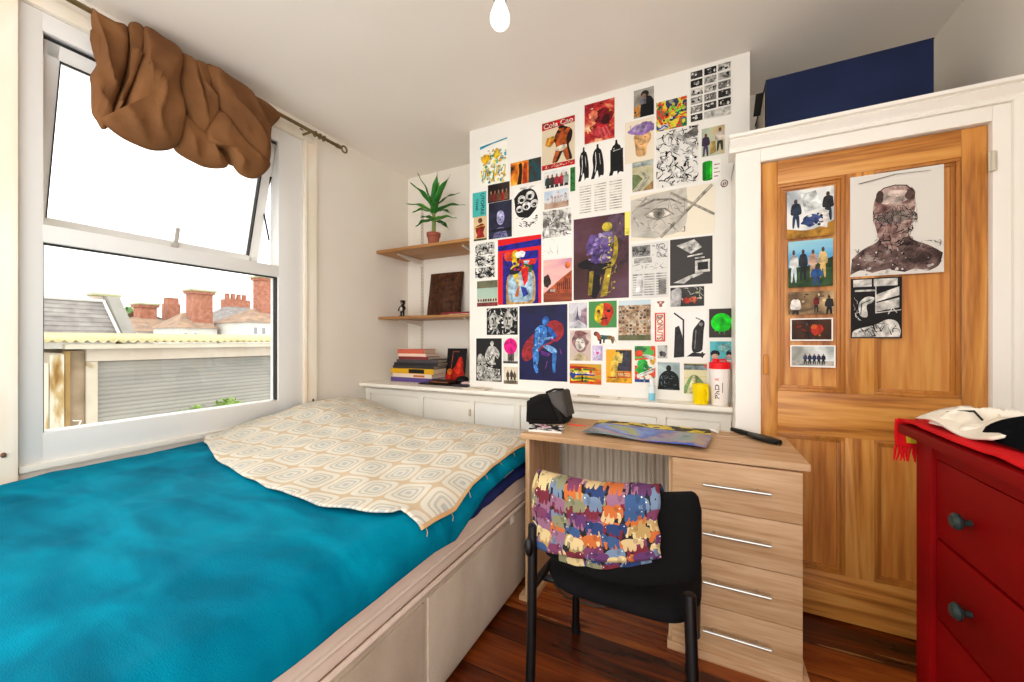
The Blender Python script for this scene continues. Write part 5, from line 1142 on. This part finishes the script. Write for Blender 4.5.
a = art('greyph', photo_mat(['#5a5856', '#a8a6a2', '#c9c7c2', '#7a7876'], 12, 55)).man(.35, -.1, .8, '#4a4a4c', '#333', '#8a8480', .26) if False else art('greyph', photo_mat(['#5a5856', '#a8a6a2', '#c9c7c2', '#7a7876'], 12, 55))
a.B('#3a3a3c', .4, .35, .25, .2).B('#6a6866', .7, .3, .2, .2)
a.done('photo_print', 'tiny grey photo between the red sticker and the dark bust print', 'photo', G1)
a = art('panther', photo_mat(['#8fa4a8', '#b8c8c8', '#6a7c80', '#4a5a5e'], 5, 57)); a.P('#14181a', [(.02, .05), (.06, .5), (.3, .68), (.42, .7), (.6, .7), (.76, .66), (.96, .5), (.98, .05)]).E('#1c2022', .5, .78, .12, .12).ink('#8fa0a0', 16, .1, .1, .9, .62, .02, .18).R('#101416', 0, 0, 1, .1).R('#5a6a6c', .3, .04, .7, .055)
a.done('poster', 'grey blue print of a dark broad-shouldered bust', 'poster', G1)
a = art('field', photo_mat(['#c8bc8a', '#d8cfa4', '#e2dcc0'], 5, 59, stretch=(.5, 1, 2))); a.R('#8a9a9c', 0, .78, 1, .92).R('#57523c', 0, .92, 1, .97).P('#7fa06a', [(0, .2), (.3, .62), (.6, .62), (1, .25), (1, 0), (0, 0)]).P('#e8dfa8', [(.1, 0), (.4, .6), (.5, .6), (.55, 0)]).P('#9aae6a', [(.6, 0), (.54, .55), (.9, .3), (1, 0)]).R('#c8442c', .9, .86, .98, .97).L('#b8a870', .02, [(0, .5), (1, .58)])
a.done('photo_print', 'pale green field photo behind the yellow mug', 'photo', G1)
a = art('manph', photo_mat(['#3a3632', '#7a746c', '#a8a49a', '#55504a'], 10, 61)); a.P('#131214', [(.3, 0), (.36, .5), (.55, .72), (.85, .7), (1, .5), (1, 0)]).E('#2a2422', .55, .8, .2, .13).E('#8a6a58', .5, .74, .11, .08).R('#b87a3a', 0, .05, .32, .4).R('#7f7c84', .3, .45, .62, .68).blots(['#c8904a', '#3a3a3e'], 5, .05, .1, 0, 0, .4, .5)
a.done('photo_print', 'photo of a person in dark clothes high on the poster wall', 'photo', G1)
a = art('graff', photo_mat(['#1c2a24', '#2f7a4a', '#c83a2a', '#d8c83a', '#2a3a5a', '#8a8a80'], 14, 63, const=True, dist=1)); a.blots(['#e0d83a', '#5ad04a', '#d83a28', '#2a2a2e', '#e8e4da', '#2f5aa8', '#f08a2a'], 34, .03, .1).L('#7ae04a', .06, [(.4, .6), (.55, .75), (.7, .55), (.9, .7)]).P('#e8e4e8', [(.08, .03), (.14, .18), (.4, .2), (.42, .04)]).L('#2a3a9a', .04, [(.12, .08), (.26, .16), (.38, .08)])
a.done('photo_print', 'multicoloured graffiti photo near the ceiling', 'photo', G1)
a = art('contact', '#e9e6e0')
for c_ in range(3):
    for r_ in range(6):
        x, y = .02+.335*c_, .015+.166*r_; q = a.rnd
        if c_ == 1 and r_ == 0: continue
        a.R(['#3a3835', '#b8b5ae', '#24211f', '#8a8781', '#cfccc5'][(c_*2+r_*3) % 5], x, y, x+.29, y+.135)
        a.blots([K, '#cfccc4', '#7a7772', W], 6, .02, .06, x, y, x+.29, y+.135).ink(K, 3, x, y, x+.29, y+.135, .02, .15)
a.P('#c9c6bf', [(.35, .02), (.98, .0), (.98, .15), (.35, .14)]).ink('#8a8781', 6, .36, .02, .96, .14, .012, .3)
a.done('contact_sheet', 'contact sheet of small black and white frames in three columns', 'sheet', G1)
a = art('purphair', '#e6dac4'); a.P('#e8b478', [(.38, .12), (.36, .4), (.28, .62), (.5, .74), (.86, .72), (.92, .5), (.76, .36), (.74, .1)]).B('#9a7ab8', .58, .76, .42, .15).B('#b09ac8', .5, .8, .3, .09).E('#7a5a48', .46, .56, .03, .015).E('#7a5a48', .7, .56, .03, .015).L('#b87a58', .03, [(.52, .4), (.64, .4)]).ink('#8a68aa', 18, .18, .62, .98, .9, .025, .16)
a.done('drawing', 'crayon drawing of an orange face with purple hair', 'drawing', G1)
a = art('road', photo_mat(['#7a7a5a', '#a8a47a', '#c9c0a0', '#5a6a48'], 8, 65)); a.P('#6a7a52', [(0, .05), (.5, .4), (.3, .55), (0, .6)]).P('#b8b4a0', [(0, 0), (.7, .42), (.3, .62), (.4, .68), (.95, .45), (.35, 0)]).P('#b08a5a', [(.5, 0), (1, .3), (1, 0)]).R('#a8b4b0', 0, .82, 1, .97).L('#e0dcc8', .03, [(.1, .0), (.75, .42), (.35, .62)])
a.done('photo_print', 'photo of a winding road through green land', 'photo', G1)
a = art('bigcomic', '#e6e3dc'); a.ink(K, 110, .01, .01, .99, .99, .028, .2).blots([K, '#8a8782', W, W], 34, .02, .06).P('#77746f', [(.5, .8), (.98, .98), (.98, .8)]).P('#cfccc5', [(.45, .98), (.98, .62), (.98, .55), (.4, .9)])
for (cx, cy) in ((.45, .66), (.15, .42), (.78, .5), (.5, .2)): a.E(W, cx, cy, .11, .08).ink(K, 7, cx-.1, cy-.07, cx+.1, cy+.07, .018, .1)
a.done('drawing', 'large crowded black and white ink drawing right of the crayon face', 'drawing', G1)
a = art('couple', photo_mat(['#8a9a8a', '#b8bfa8', '#c8b080', '#6a7a68'], 6, 67)).man(.18, .02, .8, '#3a2a44', '#4a3a5a', '#5a3a2a', .3).man(.8, .12, .82, '#d8cabc', '#3a3a34', '#7a523a', .34)
a.P('#c9a860', [(.35, .05), (.4, .5), (.6, .5), (.65, .1)]); a.done('photo_print', 'photo of two people standing apart, right edge of the poster wall', 'photo', G1)
a = art('greencyl', '#f3f0ea'); a.R('#0aa018', .02, .08, .55, .92).E('#0aa018', .285, .92, .265, .07).E('#0aa018', .285, .08, .265, .07).R('#3fd43a', .42, .1, .55, .9).R('#077014', .02, .1, .2, .9)
for i, c1 in enumerate(('#d89a8a', '#b8b0a4', '#d8b08a', '#c98a8a')): a.R(c1, .64, .72-.19*i, .95-.1*(i % 2), .77-.19*i)
a.done('sticker', 'bright green can sticker with faint lines of text', 'sticker', G1)
a = Art(RC['roundlogo'], WY, '#f3f0ea'); a.E('#8a6a64', .5, .5, .46, .46, n=28).E('#e8ded6', .5, .5, .34, .34).E('#8a6a64', .5, .5, .2, .2).L('#e8ded6', .08, [(.5, .3), (.5, .7)])
a.done('sticker', 'small round brown and white badge sticker', 'sticker', G1)
a = art('eye', '#e9dfcb'); G_ = photo_mat(['#a8a298', '#bcb6ab', '#cbc5b9', '#b0aaa0'], 6, 69, dist=1)
a.P(G_, [(.01, .1), (.0, .9), (.3, .97), (.68, 1), (.70, .5), (.66, .1), (.3, .02)]).L('#8f897f', .03, [(.12, .74), (.3, .84), (.5, .8), (.62, .68)], .02).P('#d8d2c6', [(.2, .54), (.3, .62), (.42, .6), (.5, .5), (.36, .42)]).E('#8a847a', .355, .53, .07, .1).E('#6a645c', .36, .53, .035, .05).L('#8a847a', .018, [(.18, .54), (.3, .64), (.43, .62), (.53, .48)]).L('#8a847a', .014, [(.2, .5), (.34, .41), (.5, .48)])
a.ink('#9a948a', 26, .05, .1, .66, .9, .012, .2).L('#b8b0a2', .035, [(.38, .04), (.96, .96)]).L('#a59d8f', .035, [(.5, .92), (.99, .38)]).L('#8f8779', .012, [(.39, .02), (.97, .94)]).L('#c9c1b2', .02, [(.04, .5), (.36, .1)]).L('#b0a898', .02, [(.02, .62), (.2, .9)])
a.done('drawing', 'large pencil drawing of an eye crossed by pale pencils on cream paper', 'drawing', G1)
a = art('news', '#dcd9d4'); a.R('#9a9894', .02, .76, .52, .96).ink('#4a4846', 26, .05, .79, .48, .93, .03, .1).R('#c4c1bb', .08, .64, .56, .74).ink('#77746f', 24, .58, .72, .96, .96, .02, .2).ink('#8a8782', 16, .05, .5, .95, .62, .014, .14)
for c_ in range(3):
    for r_ in range(9): a.R('#b4b1ab', .04+.32*c_, .05+.046*r_, .31+.32*c_, .072+.046*r_)
a.R('#8a8782', .74, .06, .93, .32).P('#eceae6', [(.12, .1), (.16, .38), (.3, .42), (.36, .1)])
a.done('newspaper_cutting', 'pale grey newspaper page with columns and a sketch', 'cutting', G1)
a = art('geo', '#3d3a38'); a.P('#d9d6d0', [(.16, .86), (.58, .96), (.76, .78), (.5, .66)]).ink('#8a8782', 10, .42, .74, .66, .9, .02, .1).P('#d9d6d0', [(.42, .62), (.78, .66), (.78, .63), (.42, .59)]).P('#c9c6c0', [(.6, .57), (.82, .58), (.82, .55), (.6, .54)]).P('#d9d6d0', [(.6, .5), (.94, .52), (.94, .26), (.6, .24)]).P('#2a2827', [(.66, .46), (.9, .47), (.9, .31), (.66, .3)]).P('#d9d6d0', [(.08, .06), (.48, .2), (.66, .24), (.34, .03)]).P('#c9c6c0', [(.5, .17), (.74, .26), (.8, .23), (.56, .14)])
a.done('print', 'black square print of tumbling white paper shapes', 'print', G1)
a = Art(RC['yellow'], WY-.004, '#efe46a'); a.R('#e6d950', .1, .05, .9, .3)
a.done('note', 'narrow yellow paper strip beside the maroon poster', 'note', G1)

# red figure card standing in the alcove
a = Art((-1.775, .8475, .185, .265), 0, K); a.P('#c8200f', [(.02, .02), (.05, .28), (.3, .34), (.5, .5), (.62, .74), (.76, .76), (.86, .56), (.86, .34), (.98, .2), (.98, .02)]).P('#f03a1c', [(.45, .2), (.6, .55), (.7, .72), (.76, .5), (.74, .25)]).E('#f0761e', .2, .3, .13, .09).L('#b8503a', .035, [(.26, .4), (.3, .9), (.6, .9)], .02).blots(['#f0501e', '#a81408'], 10, .03, .07, .05, .03, .95, .35)
o = a.done('picture_card', 'black card with a glowing red figure standing on the alcove ledge', 'card', None); o.location = (-1.835, 2.50, .8395); o.rotation_euler = (math.radians(-9), 0, 0)

# ---------------------------------------------------------------- prints stuck on the pine door
G2 = 'prints stuck on the pine door'; DY = YD-.0085
def dart(k, base, **kw): return Art(RC[k], DY, base, **kw)
a = dart('g1', photo_mat(['#c9cfd4', '#e6e6e2', '#8f9aa4', '#b4b9bc'], 5, 71)); a.P('#b8842e', [(0, 0), (0, .2), (.5, .12), (1, .3), (1, 0)]).P('#dfe3e2', [(.3, .9), (.62, .95), (.78, .6), (.4, .5)]).man(.2, .2, .62, '#2a3648', '#2c3c5c', '#4a3a34', .2).man(.88, .3, .6, '#2a2a30', '#2f3a4a', '#4a3a34', .2).P('#e6e2dc', [(.7, .2), (.76, .55), (.9, .5), (.86, .16)]).B('#3a4f8a', .52, .34, .22, .12).blots(['#2a3a6a', '#4a5a8a', '#d8d4cc', '#1f2633'], 14, .03, .07, .3, .2, .8, .55)
a.done('photo_print', 'photo of people skating in front of white arches, topmost on the door', 'photo', G2)
a = dart('g2', photo_mat(['#3f8fc4', '#6ab0d8', '#9accd8', '#b8dcd8'], 2.5, 73, stretch=(.3, 1, 2))); a.P('#33502c', [(0, 0), (0, .42), (1, .5), (1, 0)]).P('#2a4024', [(0, .38), (.5, .44), (1, .62), (1, .4), (0, .3)])
for x, y, h, c1, c2 in ((.13, .1, .72, '#d8d8d4', '#c9d4dc'), (.34, .14, .68, '#2c3038', '#22262c'), (.56, .2, .6, '#cfa890', '#b89a80'), (.78, .18, .66, '#d8b878', '#c9a868')): a.man(x, y, h, c1, c2, '#5a4036', .17)
a.man(.64, .02, .42, '#2c5a9a', '#2f4a7a', '#4a3830', .22); a.done('photo_print', 'photo of a group on grass under a bright blue sky', 'photo', G2)
a = dart('g3', photo_mat(['#8a6a4a', '#c9a87a', '#5a4632', '#a8885c'], 7, 75)).man(.16, -.3, 1.15, '#e0dad2', '#3a3028', '#6a4a38', .2).man(.62, .05, .8, '#7a1f24', '#2c2620', '#6a4a38', .11).man(.9, -.1, .9, '#2a2a2c', '#1f1d1c', '#6a4a38', .16)
a.blots(['#4a3a2a', '#d8c098'], 8, .02, .06, .25, .5, .95, .95); a.done('photo_print', 'brown toned photo of people indoors, third on the door', 'photo', G2)
a = dart('g4', photo_mat(['#0f0a08', '#2a120c', '#4a2a14', '#1a0f0a'], 6, 77), border=.035).B('#c8341c', .62, .5, .15, .24).B('#e0602a', .56, .62, .07, .12).man(.4, .1, .7, '#4a2a1c', '#2a1a14', '#8a5a3a', .12).blots(['#d88a2a', '#8a2014'], 6, .02, .04, .1, .1, .9, .9)
a.done('photo_print', 'dark photo with a glowing red shape and white border', 'photo', G2)
a = dart('g5', photo_mat(['#c4c9ca', '#9aa09c', '#dfe2e0', '#8a8a80'], 7, 79), border=.03).R('#b9b4aa', .04, .08, .96, .28)
for x in (.34, .44, .54, .64, .74): a.man(x, .12, .5, ['#2c3658', '#3a3f5a', '#22263a', '#4a4f6a', '#2c3658'][int(x*10) % 5], '#1f2436', '#8a6a5a', .08)
a.P('#6a6a5c', [(.4, .5), (.5, .88), (.8, .9), (.9, .55)]) if False else None
a.done('photo_print', 'pale photo of a row of people in dark blue, lowest on the door', 'photo', G2)
a = dart('portrait', '#dcd7cf'); SP = photo_mat(['#221a1a', '#4a3836', '#7a625c', '#b8aaa2'], 24, 81, dist=.5, rough=.6)
a.P(SP, [(.0, .02), (.02, .18), (.14, .27), (.32, .33), (.36, .42), (.64, .42), (.66, .33), (.86, .26), (.99, .18), (.96, .06), (.85, .02), (.7, .05), (.6, .02), (.4, .06), (.25, .03), (.12, .07)])
a.P(photo_mat(['#4a2c2a', '#8a6660', '#c0a69c', '#5a3c38'], 20, 82), [(.33, .32), (.29, .46), (.25, .6), (.27, .74), (.33, .82), (.42, .86), (.52, .865), (.62, .85), (.70, .78), (.72, .66), (.68, .5), (.64, .36), (.5, .22)])
a.B('#d0bcb2', .49, .75, .17, .07, .12).B('#5a4440', .33, .76, .05, .06).B('#5a4440', .66, .76, .05, .06).L('#3a2624', .014, [(.30, .80), (.38, .85), (.5, .865), (.62, .85), (.69, .79)])
a.B('#9a8a84', .49, .56, .2, .06, .1).ink('#241a1a', 80, .26, .48, .73, .66, .008, .12).ink('#8a6a64', 40, .28, .3, .7, .8, .008, .08).ink('#2c1e1e', 34, .3, .2, .68, .5, .012, .14).blots(['#dcd7cf', '#1c1414'], 40, .006, .016, .05, .05, .95, .26).L('#8f8880', .014, [(.1, .92), (.5, .965), (.86, .955)], .006).blots(['#dcd7cf'], 12, .015, .035, .1, .0, .9, .1).ink('#1f1616', 50, .30, .28, .68, .5, .007, .06).ink('#1f1616', 60, .04, .05, .96, .3, .008, .08)
a.done('print', 'large print of a masked head and shoulders in dark brown ink on the door', 'print', G2)
a = dart('bw', '#141213'); 
a.R('#e2dfd8', .05, .86, .42, .98).R('#e2dfd8', .46, .86, .92, .98).R('#d8d5ce', .08, .78, .5, .81).P('#e2dfd8', [(.5, .72), (.95, .84), (.95, .7), (.5, .6)]).P('#cfccc4', [(.5, .44), (.5, .58), (.95, .66), (.95, .5)]).L(W, .022, [(.5, .98), (.5, .42), (.98, .46)]).P('#dedbd4', [(.18, .36), (.14, .58), (.3, .7), (.5, .68), (.42, .58), (.3, .56), (.36, .34)]).L(K, .02, [(.2, .4), (.22, .58), (.4, .64)])
a.P('#e2dfd8', [(.02, .02), (.04, .14), (.5, .22), (.72, .32), (.92, .28), (.98, .12), (.96, .02)]).ink(K, 26, .04, .03, .96, .24, .02, .22).L(W, .02, [(.74, .4), (.82, .5), (.9, .42)]).ink(W, 6, .05, .3, .2, .7, .014, .2)
a.done('print', 'black and white print of a bedroom by a window on the door', 'print', G2)

# ---------------------------------------------------------------- outside the window
GZ = -2.9
M_conc = mottled('yard_concrete', ['#8f8a80', '#a39d92'], 2, .9)
struct(Bx(-60, -20, GZ-.1, XL-.26, 60, GZ, M_conc).build('ground'))
M_rend = mottled('stained_render', ['#a89a8a', '#c2b6a6', '#d0c6b8'], 2.5, .9, stretch=(1, 1, .4)); M_wht = mottled('white_render', ['#c9c6c0', '#d8d5cf'], 3, .85)
gx = -7.0
ga = thing('garage', 'garage with a grey roller shutter across the yard outside the window', 'garage', (gx-2.5, 4.5, GZ))
b = MB(); b.box(gx-5, 1.9, GZ, gx-.12, 8.5, 1.0, M_rend); b.build('wall', ga)
b = MB(); b.box(gx-.12, 1.82, GZ, gx+.02, 1.955, 1.04, mottled('brown_render', ['#75644f', '#8a7862', '#9a8872'], 4, .9), bev=.01); b.build('pillar', ga)
M_pnt = mottled('peeling_white_paint', ['#8a7658', '#aaa08e', '#b5ac9c'], 5, .8, [.3, .4, .7])
b = MB(); b.box(gx-.12, 1.955, GZ, gx+.05, 2.062, .9, M_pnt, bev=.01); b.build('door_post', ga)
b = MB(); b.box(gx-.12, 1.955, .90, gx+.06, 8.5, 1.07, mottled('lintel_paint', ['#a89c8e', '#b5aa9c'], 3, .8), bev=.01); b.build('lintel', ga)
M_shut = mottled('shutter_metal', ['#77756f', '#85827b', '#928f86'], 1.2, .5, stretch=(1, .5, 2))
b = MB(); ns = 66*8
b.grid(lambda a, c: (gx-.03+.012*abs(math.sin(PI*(c*66))), 2.06+6.4*a, GZ+.02+(.90-GZ-.02)*c), 2, ns+1, M_shut); b.build('shutter', ga, sharp=0)
M_corr = mottled('corrugated_roof', ['#a3986e', '#b3a980', '#bdb494'], 3, .8)
def corr(a, c): y = 1.3+7.4*a; return (gx+.20-5.3*c, y, 1.165+.16*c+.017*math.sin(y*2*PI/.095))
b = MB(); b.grid(corr, 780, 3, M_corr); b.build('roof', ga, sharp=0).modifiers.new('thickness', 'SOLIDIFY').thickness = .012
b = MB(); b.box(gx+.06, 1.75, 1.06, gx+.16, 8.6, 1.125, mottled('gutter_paint', ['#b0a898', '#bdb5a6'], 3, .7), bev=.01); b.build('gutter', ga)
b = MB(); b.tube([(gx+.06, 1.84, .18), (gx+.09, 1.90, .17), (gx+.07, 1.86, .05), (gx+.06, 1.80, -.8)], .009, plain('#d8d4cc', .6), 6); b.build('pipe', ga)
fn_ = thing('fence', 'weathered wooden fence with peeling white boards beside the garage', 'fence', (gx+.1, 1.1, GZ))
for k in range(10):
    y = .52+.125*k; b = MB(); b.box(gx+.05, y, GZ, gx+.085, y+.118, 1.0-.05*(k % 3), mottled('fence_board', ['#7a5a30', '#a08a60', '#b8b0a0', '#c2baac'], 3.5, .85, [.36, .44, .5, .7], seed=k, stretch=(1, 2, .5)), bev=.006); b.build('board', fn_)
b = MB(); b.box(gx-.02, 1.772, GZ, gx+.07, 1.816, 1.04, mottled('post_wood', ['#80643a', '#967a4a'], 4, .8), bev=.008); b.build('post', fn_)
M_slate = mottled('slate_tiles', ['#6f6a68', '#837d7a', '#94908a'], 4, .8, stretch=(1, 1, 1), bump=.2, bscale=30); M_tile = mottled('clay_tiles', ['#7a6a60', '#937a68', '#a5886e'], 3, .85); M_brk = mottled('red_brick', ['#8f5a48', '#a06a56', '#ad7c68'], 6, .85)  # brick lightened and desaturated: outdoor haze is put into its colour
M_moss = mottled('mossy_cap', ['#9a9a78', '#b0ae8c'], 5, .9)
# slate roofed house on the left beyond the garage
hx = -13.0
hs = thing('house', 'slate roofed house behind the garage at the left of the window', 'house', (hx-3, 2., GZ))
b = MB(); b.box(hx-2, -2, GZ, hx-.1, 4.2, 1.25, M_wht); b.build('wall', hs)
b = MB()
for k in range(9):
    x0, x1 = hx-k/9, hx-(k+1)/9; z0, z1 = 1.2+.98*k/9, 1.2+.98*(k+1)/9
    b.add([(x0, -2.2, z0), (x0, 4.28, z0), (x1, 4.28, z1-.025), (x1, -2.2, z1-.025)], [(0, 1, 2, 3)], M_slate); b.add([(x1, -2.2, z1-.025), (x1, 4.28, z1-.025), (x1, 4.28, z1), (x1, -2.2, z1)], [(0, 1, 2, 3)], M_slate)
b.add([(hx-1, -2.2, 2.17), (hx-1, 4.28, 2.17), (hx-2.1, 4.28, 1.2), (hx-2.1, -2.2, 1.2)], [(0, 1, 2, 3)], M_slate)
b.build('roof', hs, sharp=0).modifiers.new('thickness', 'SOLIDIFY').thickness = .02
b = MB(); b.tube([(hx+.02, 4.26, 1.24), (hx-1, 4.26, 2.2)], .035, M_wht, 6); b.tube([(hx-1, 4.28, 2.2), (hx-1, -2.2, 2.2)], .04, M_wht, 6); b.build('ridge_tiles', hs)
b = MB(); b.prism([(hx+.05, GZ), (hx+.05, 1.30), (hx-.95, 2.33), (hx-1.15, 2.33), (hx-2.1, 1.4), (hx-2.1, GZ)], 'y', 4.30, 4.55, mottled('grey_render', ['#7d7a74', '#8f8b84'], 3, .85)); b.build('parapet_wall', hs)
b = MB(); b.box(hx-1.5, 4.12, 1.3, hx-1.16, 4.62, 2.36, M_rend); b.box(hx-1.54, 4.08, 2.34, hx-1.12, 4.66, 2.42, M_moss, bev=.03); b.build('chimney', hs)

def chimney(parent, x, y, z0, z1, w_, d_, pots=0, cap=True):
    b = MB(); b.box(x-d_/2, y-w_/2, z0, x+d_/2, y+w_/2, z1, M_brk)
    if cap: b.box(x-d_/2-.08, y-w_/2-.08, z1-.22, x+d_/2+.08, y+w_/2+.08, z1-.06, M_brk); b.box(x-d_/2-.14, y-w_/2-.14, z1-.1, x+d_/2+.14, y+w_/2+.14, z1, M_moss, bev=.02)
    o = b.build('chimney', parent)
    for k in range(pots):
        MB().lathe([(.14, 0), (.12, .32), (.15, .34), (.13, .36), (0, .36)], (x, y-w_/2+(k+.5)*w_/pots, z1), M_brk, 12).build('chimney_pot', o)
def house(label, x, y0, y1, ez, rz, mroof, hip=1.2, wins=(), depth=7):
    t = thing('house', label, 'house', (x-depth/2, (y0+y1)/2, GZ), 'houses beyond the garage')
    b = MB(); b.box(x-depth, y0, GZ, x, y1, ez, M_wht); b.build('wall', t)
    e = .12; xm = x-depth/2
    v = [(x+e, y0-e, ez-.05), (x+e, y1+e, ez-.05), (x-depth-e, y1+e, ez-.05), (x-depth-e, y0-e, ez-.05), (xm, y0+hip, rz), (xm, y1-hip, rz)]
    b = MB(); b.add(v, [(0, 1, 5, 4), (1, 2, 5), (2, 3, 4, 5), (3, 0, 4), (0, 3, 2, 1)], mroof); b.build('roof', t, sharp=0)
    for (wy, wz, ww, wh) in wins:
        f = MB(); f.box(x-.02, wy-ww/2, wz, x+.03, wy+ww/2, wz+wh, plain('#e0dcd6', .6)); f = f.build('window', t)
        MB().box(x+.03, wy-ww/2+.06, wz+.06, x+.04, wy+ww/2-.06, wz+wh-.06, plain('#8f8e92', .3)).build('pane', f)
    return t
h1 = house('far house with a low brown roof and small brick chimney', -25.2, 8.2, 11.5, 1.7, 2.75, M_tile, 1.9, ((9.2, 1.1, .5, .4), (10.6, 1.1, .5, .4)), 5)
chimney(h1, -27.2, 9.9, 2.2, 3.2, .7, .8, 0); chimney(h1, -27.6, 11.2, 2.3, 3.3, .6, .7, 4, False)
h2 = house('white house with the large red brick chimney in the middle of the view', -22.3, 9.3, 10.95, 1.85, 2.6, M_tile, .7, ((9.6, 1.3, .25, .3), (10.0, 1.3, .25, .3)), 2.4)
chimney(h2, -23.0, 10.5, 2.0, 3.75, .86, .7)
h3 = house('white house with a grey hipped slate roof right of the large chimney', -23.7, 12.0, 16.0, 1.95, 3.4, M_slate, 1.5, ((12.6, 1.3, .3, .5), (13.0, 1.3, .3, .5)), 5)
chimney(h3, -26.4, 14.0, 2.8, 3.75, 1.3, .8, 4, False)
h4 = house('white house with the tall red chimney at the right edge of the window', -20, 11.15, 16, 2.15, 3.0, M_tile, 1.3, ((11.5, 1.45, .28, .45), (11.9, 1.45, .28, .45), (12.5, 1.45, .35, .45)), 3)
chimney(h4, -21.2, 12.7, 2.3, 4.6, .85, .7)
M_fol = mottled('tree_foliage', ['#5a7a48', '#7a965f', '#8fa874'], 3, .8); M_bush = mottled('bush_foliage', ['#4f6f22', '#6b8a30', '#86a046'], 8, .6)
def foliage(b, c, r, n_, ls, m, seed):
    rr = random.Random(seed)
    for i in range(n_):
        d = Vector((rr.gauss(0, 1), rr.gauss(0, 1), rr.gauss(0, 1))).normalized(); p = Vector(c)+Vector((d.x*r[0], d.y*r[1], d.z*r[2]))*rr.uniform(.6, 1.0)
        u = Vector((rr.gauss(0, 1), rr.gauss(0, 1), rr.gauss(0, 1))).normalized(); v = u.cross(d).normalized(); s_ = ls*rr.uniform(.6, 1.3)
        b.add([p-u*s_, p+v*s_*.45, p+u*s_, p-v*s_*.45], [(0, 1, 2, 3)], m)
for (lb, x, y, z, r, sd) in (('round far treetop behind the slate roofed house', -36, 12.2, 2.4, (1.4, 1.3, 1.3), 3), ('smaller far treetop right of the slate roofed house', -38, 13.9, 1.9, (1.2, 1.0, 1.2), 5)):
    t = thing('tree', lb, 'tree', (x, y, GZ), 'trees beyond the roofs'); b = MB(); b.ell((x, y, z), (r[0]*.8, r[1]*.8, r[2]*.8), M_fol, 14); foliage(b, (x, y, z), r, 500, .22, M_fol, sd); b.build('crown', t, sharp=0)
    MB().tube([(x, y, GZ), (x, y, z)], [.25, .15], plain('#5a4a3a', .9), 8).build('trunk', t)
t = thing('bush', 'bright green bush below the window in front of the roller shutter', 'bush', (-4.3, 2.1, GZ))
b = MB(); foliage(b, (-4.3, 1.93, .36), (.2, .17, .2), 700, .026, M_bush, 8); foliage(b, (-4.3, 2.2, .40), (.2, .15, .2), 700, .026, M_bush, 9); foliage(b, (-4.3, 2.1, -.45), (.4, .45, .75), 1200, .08, M_bush, 10); b.build('leaves', t, sharp=0)
b = MB()
for k in range(6): b.tube([(-4.3, 2.05+.03*k, GZ), (-4.3+.05*(k % 3-1), 1.9+.06*k, -1), (-4.3, 1.85+.07*k, .3)], [.03, .02, .008], plain('#6a5a40', .9), 6)
b.build('stems', t)
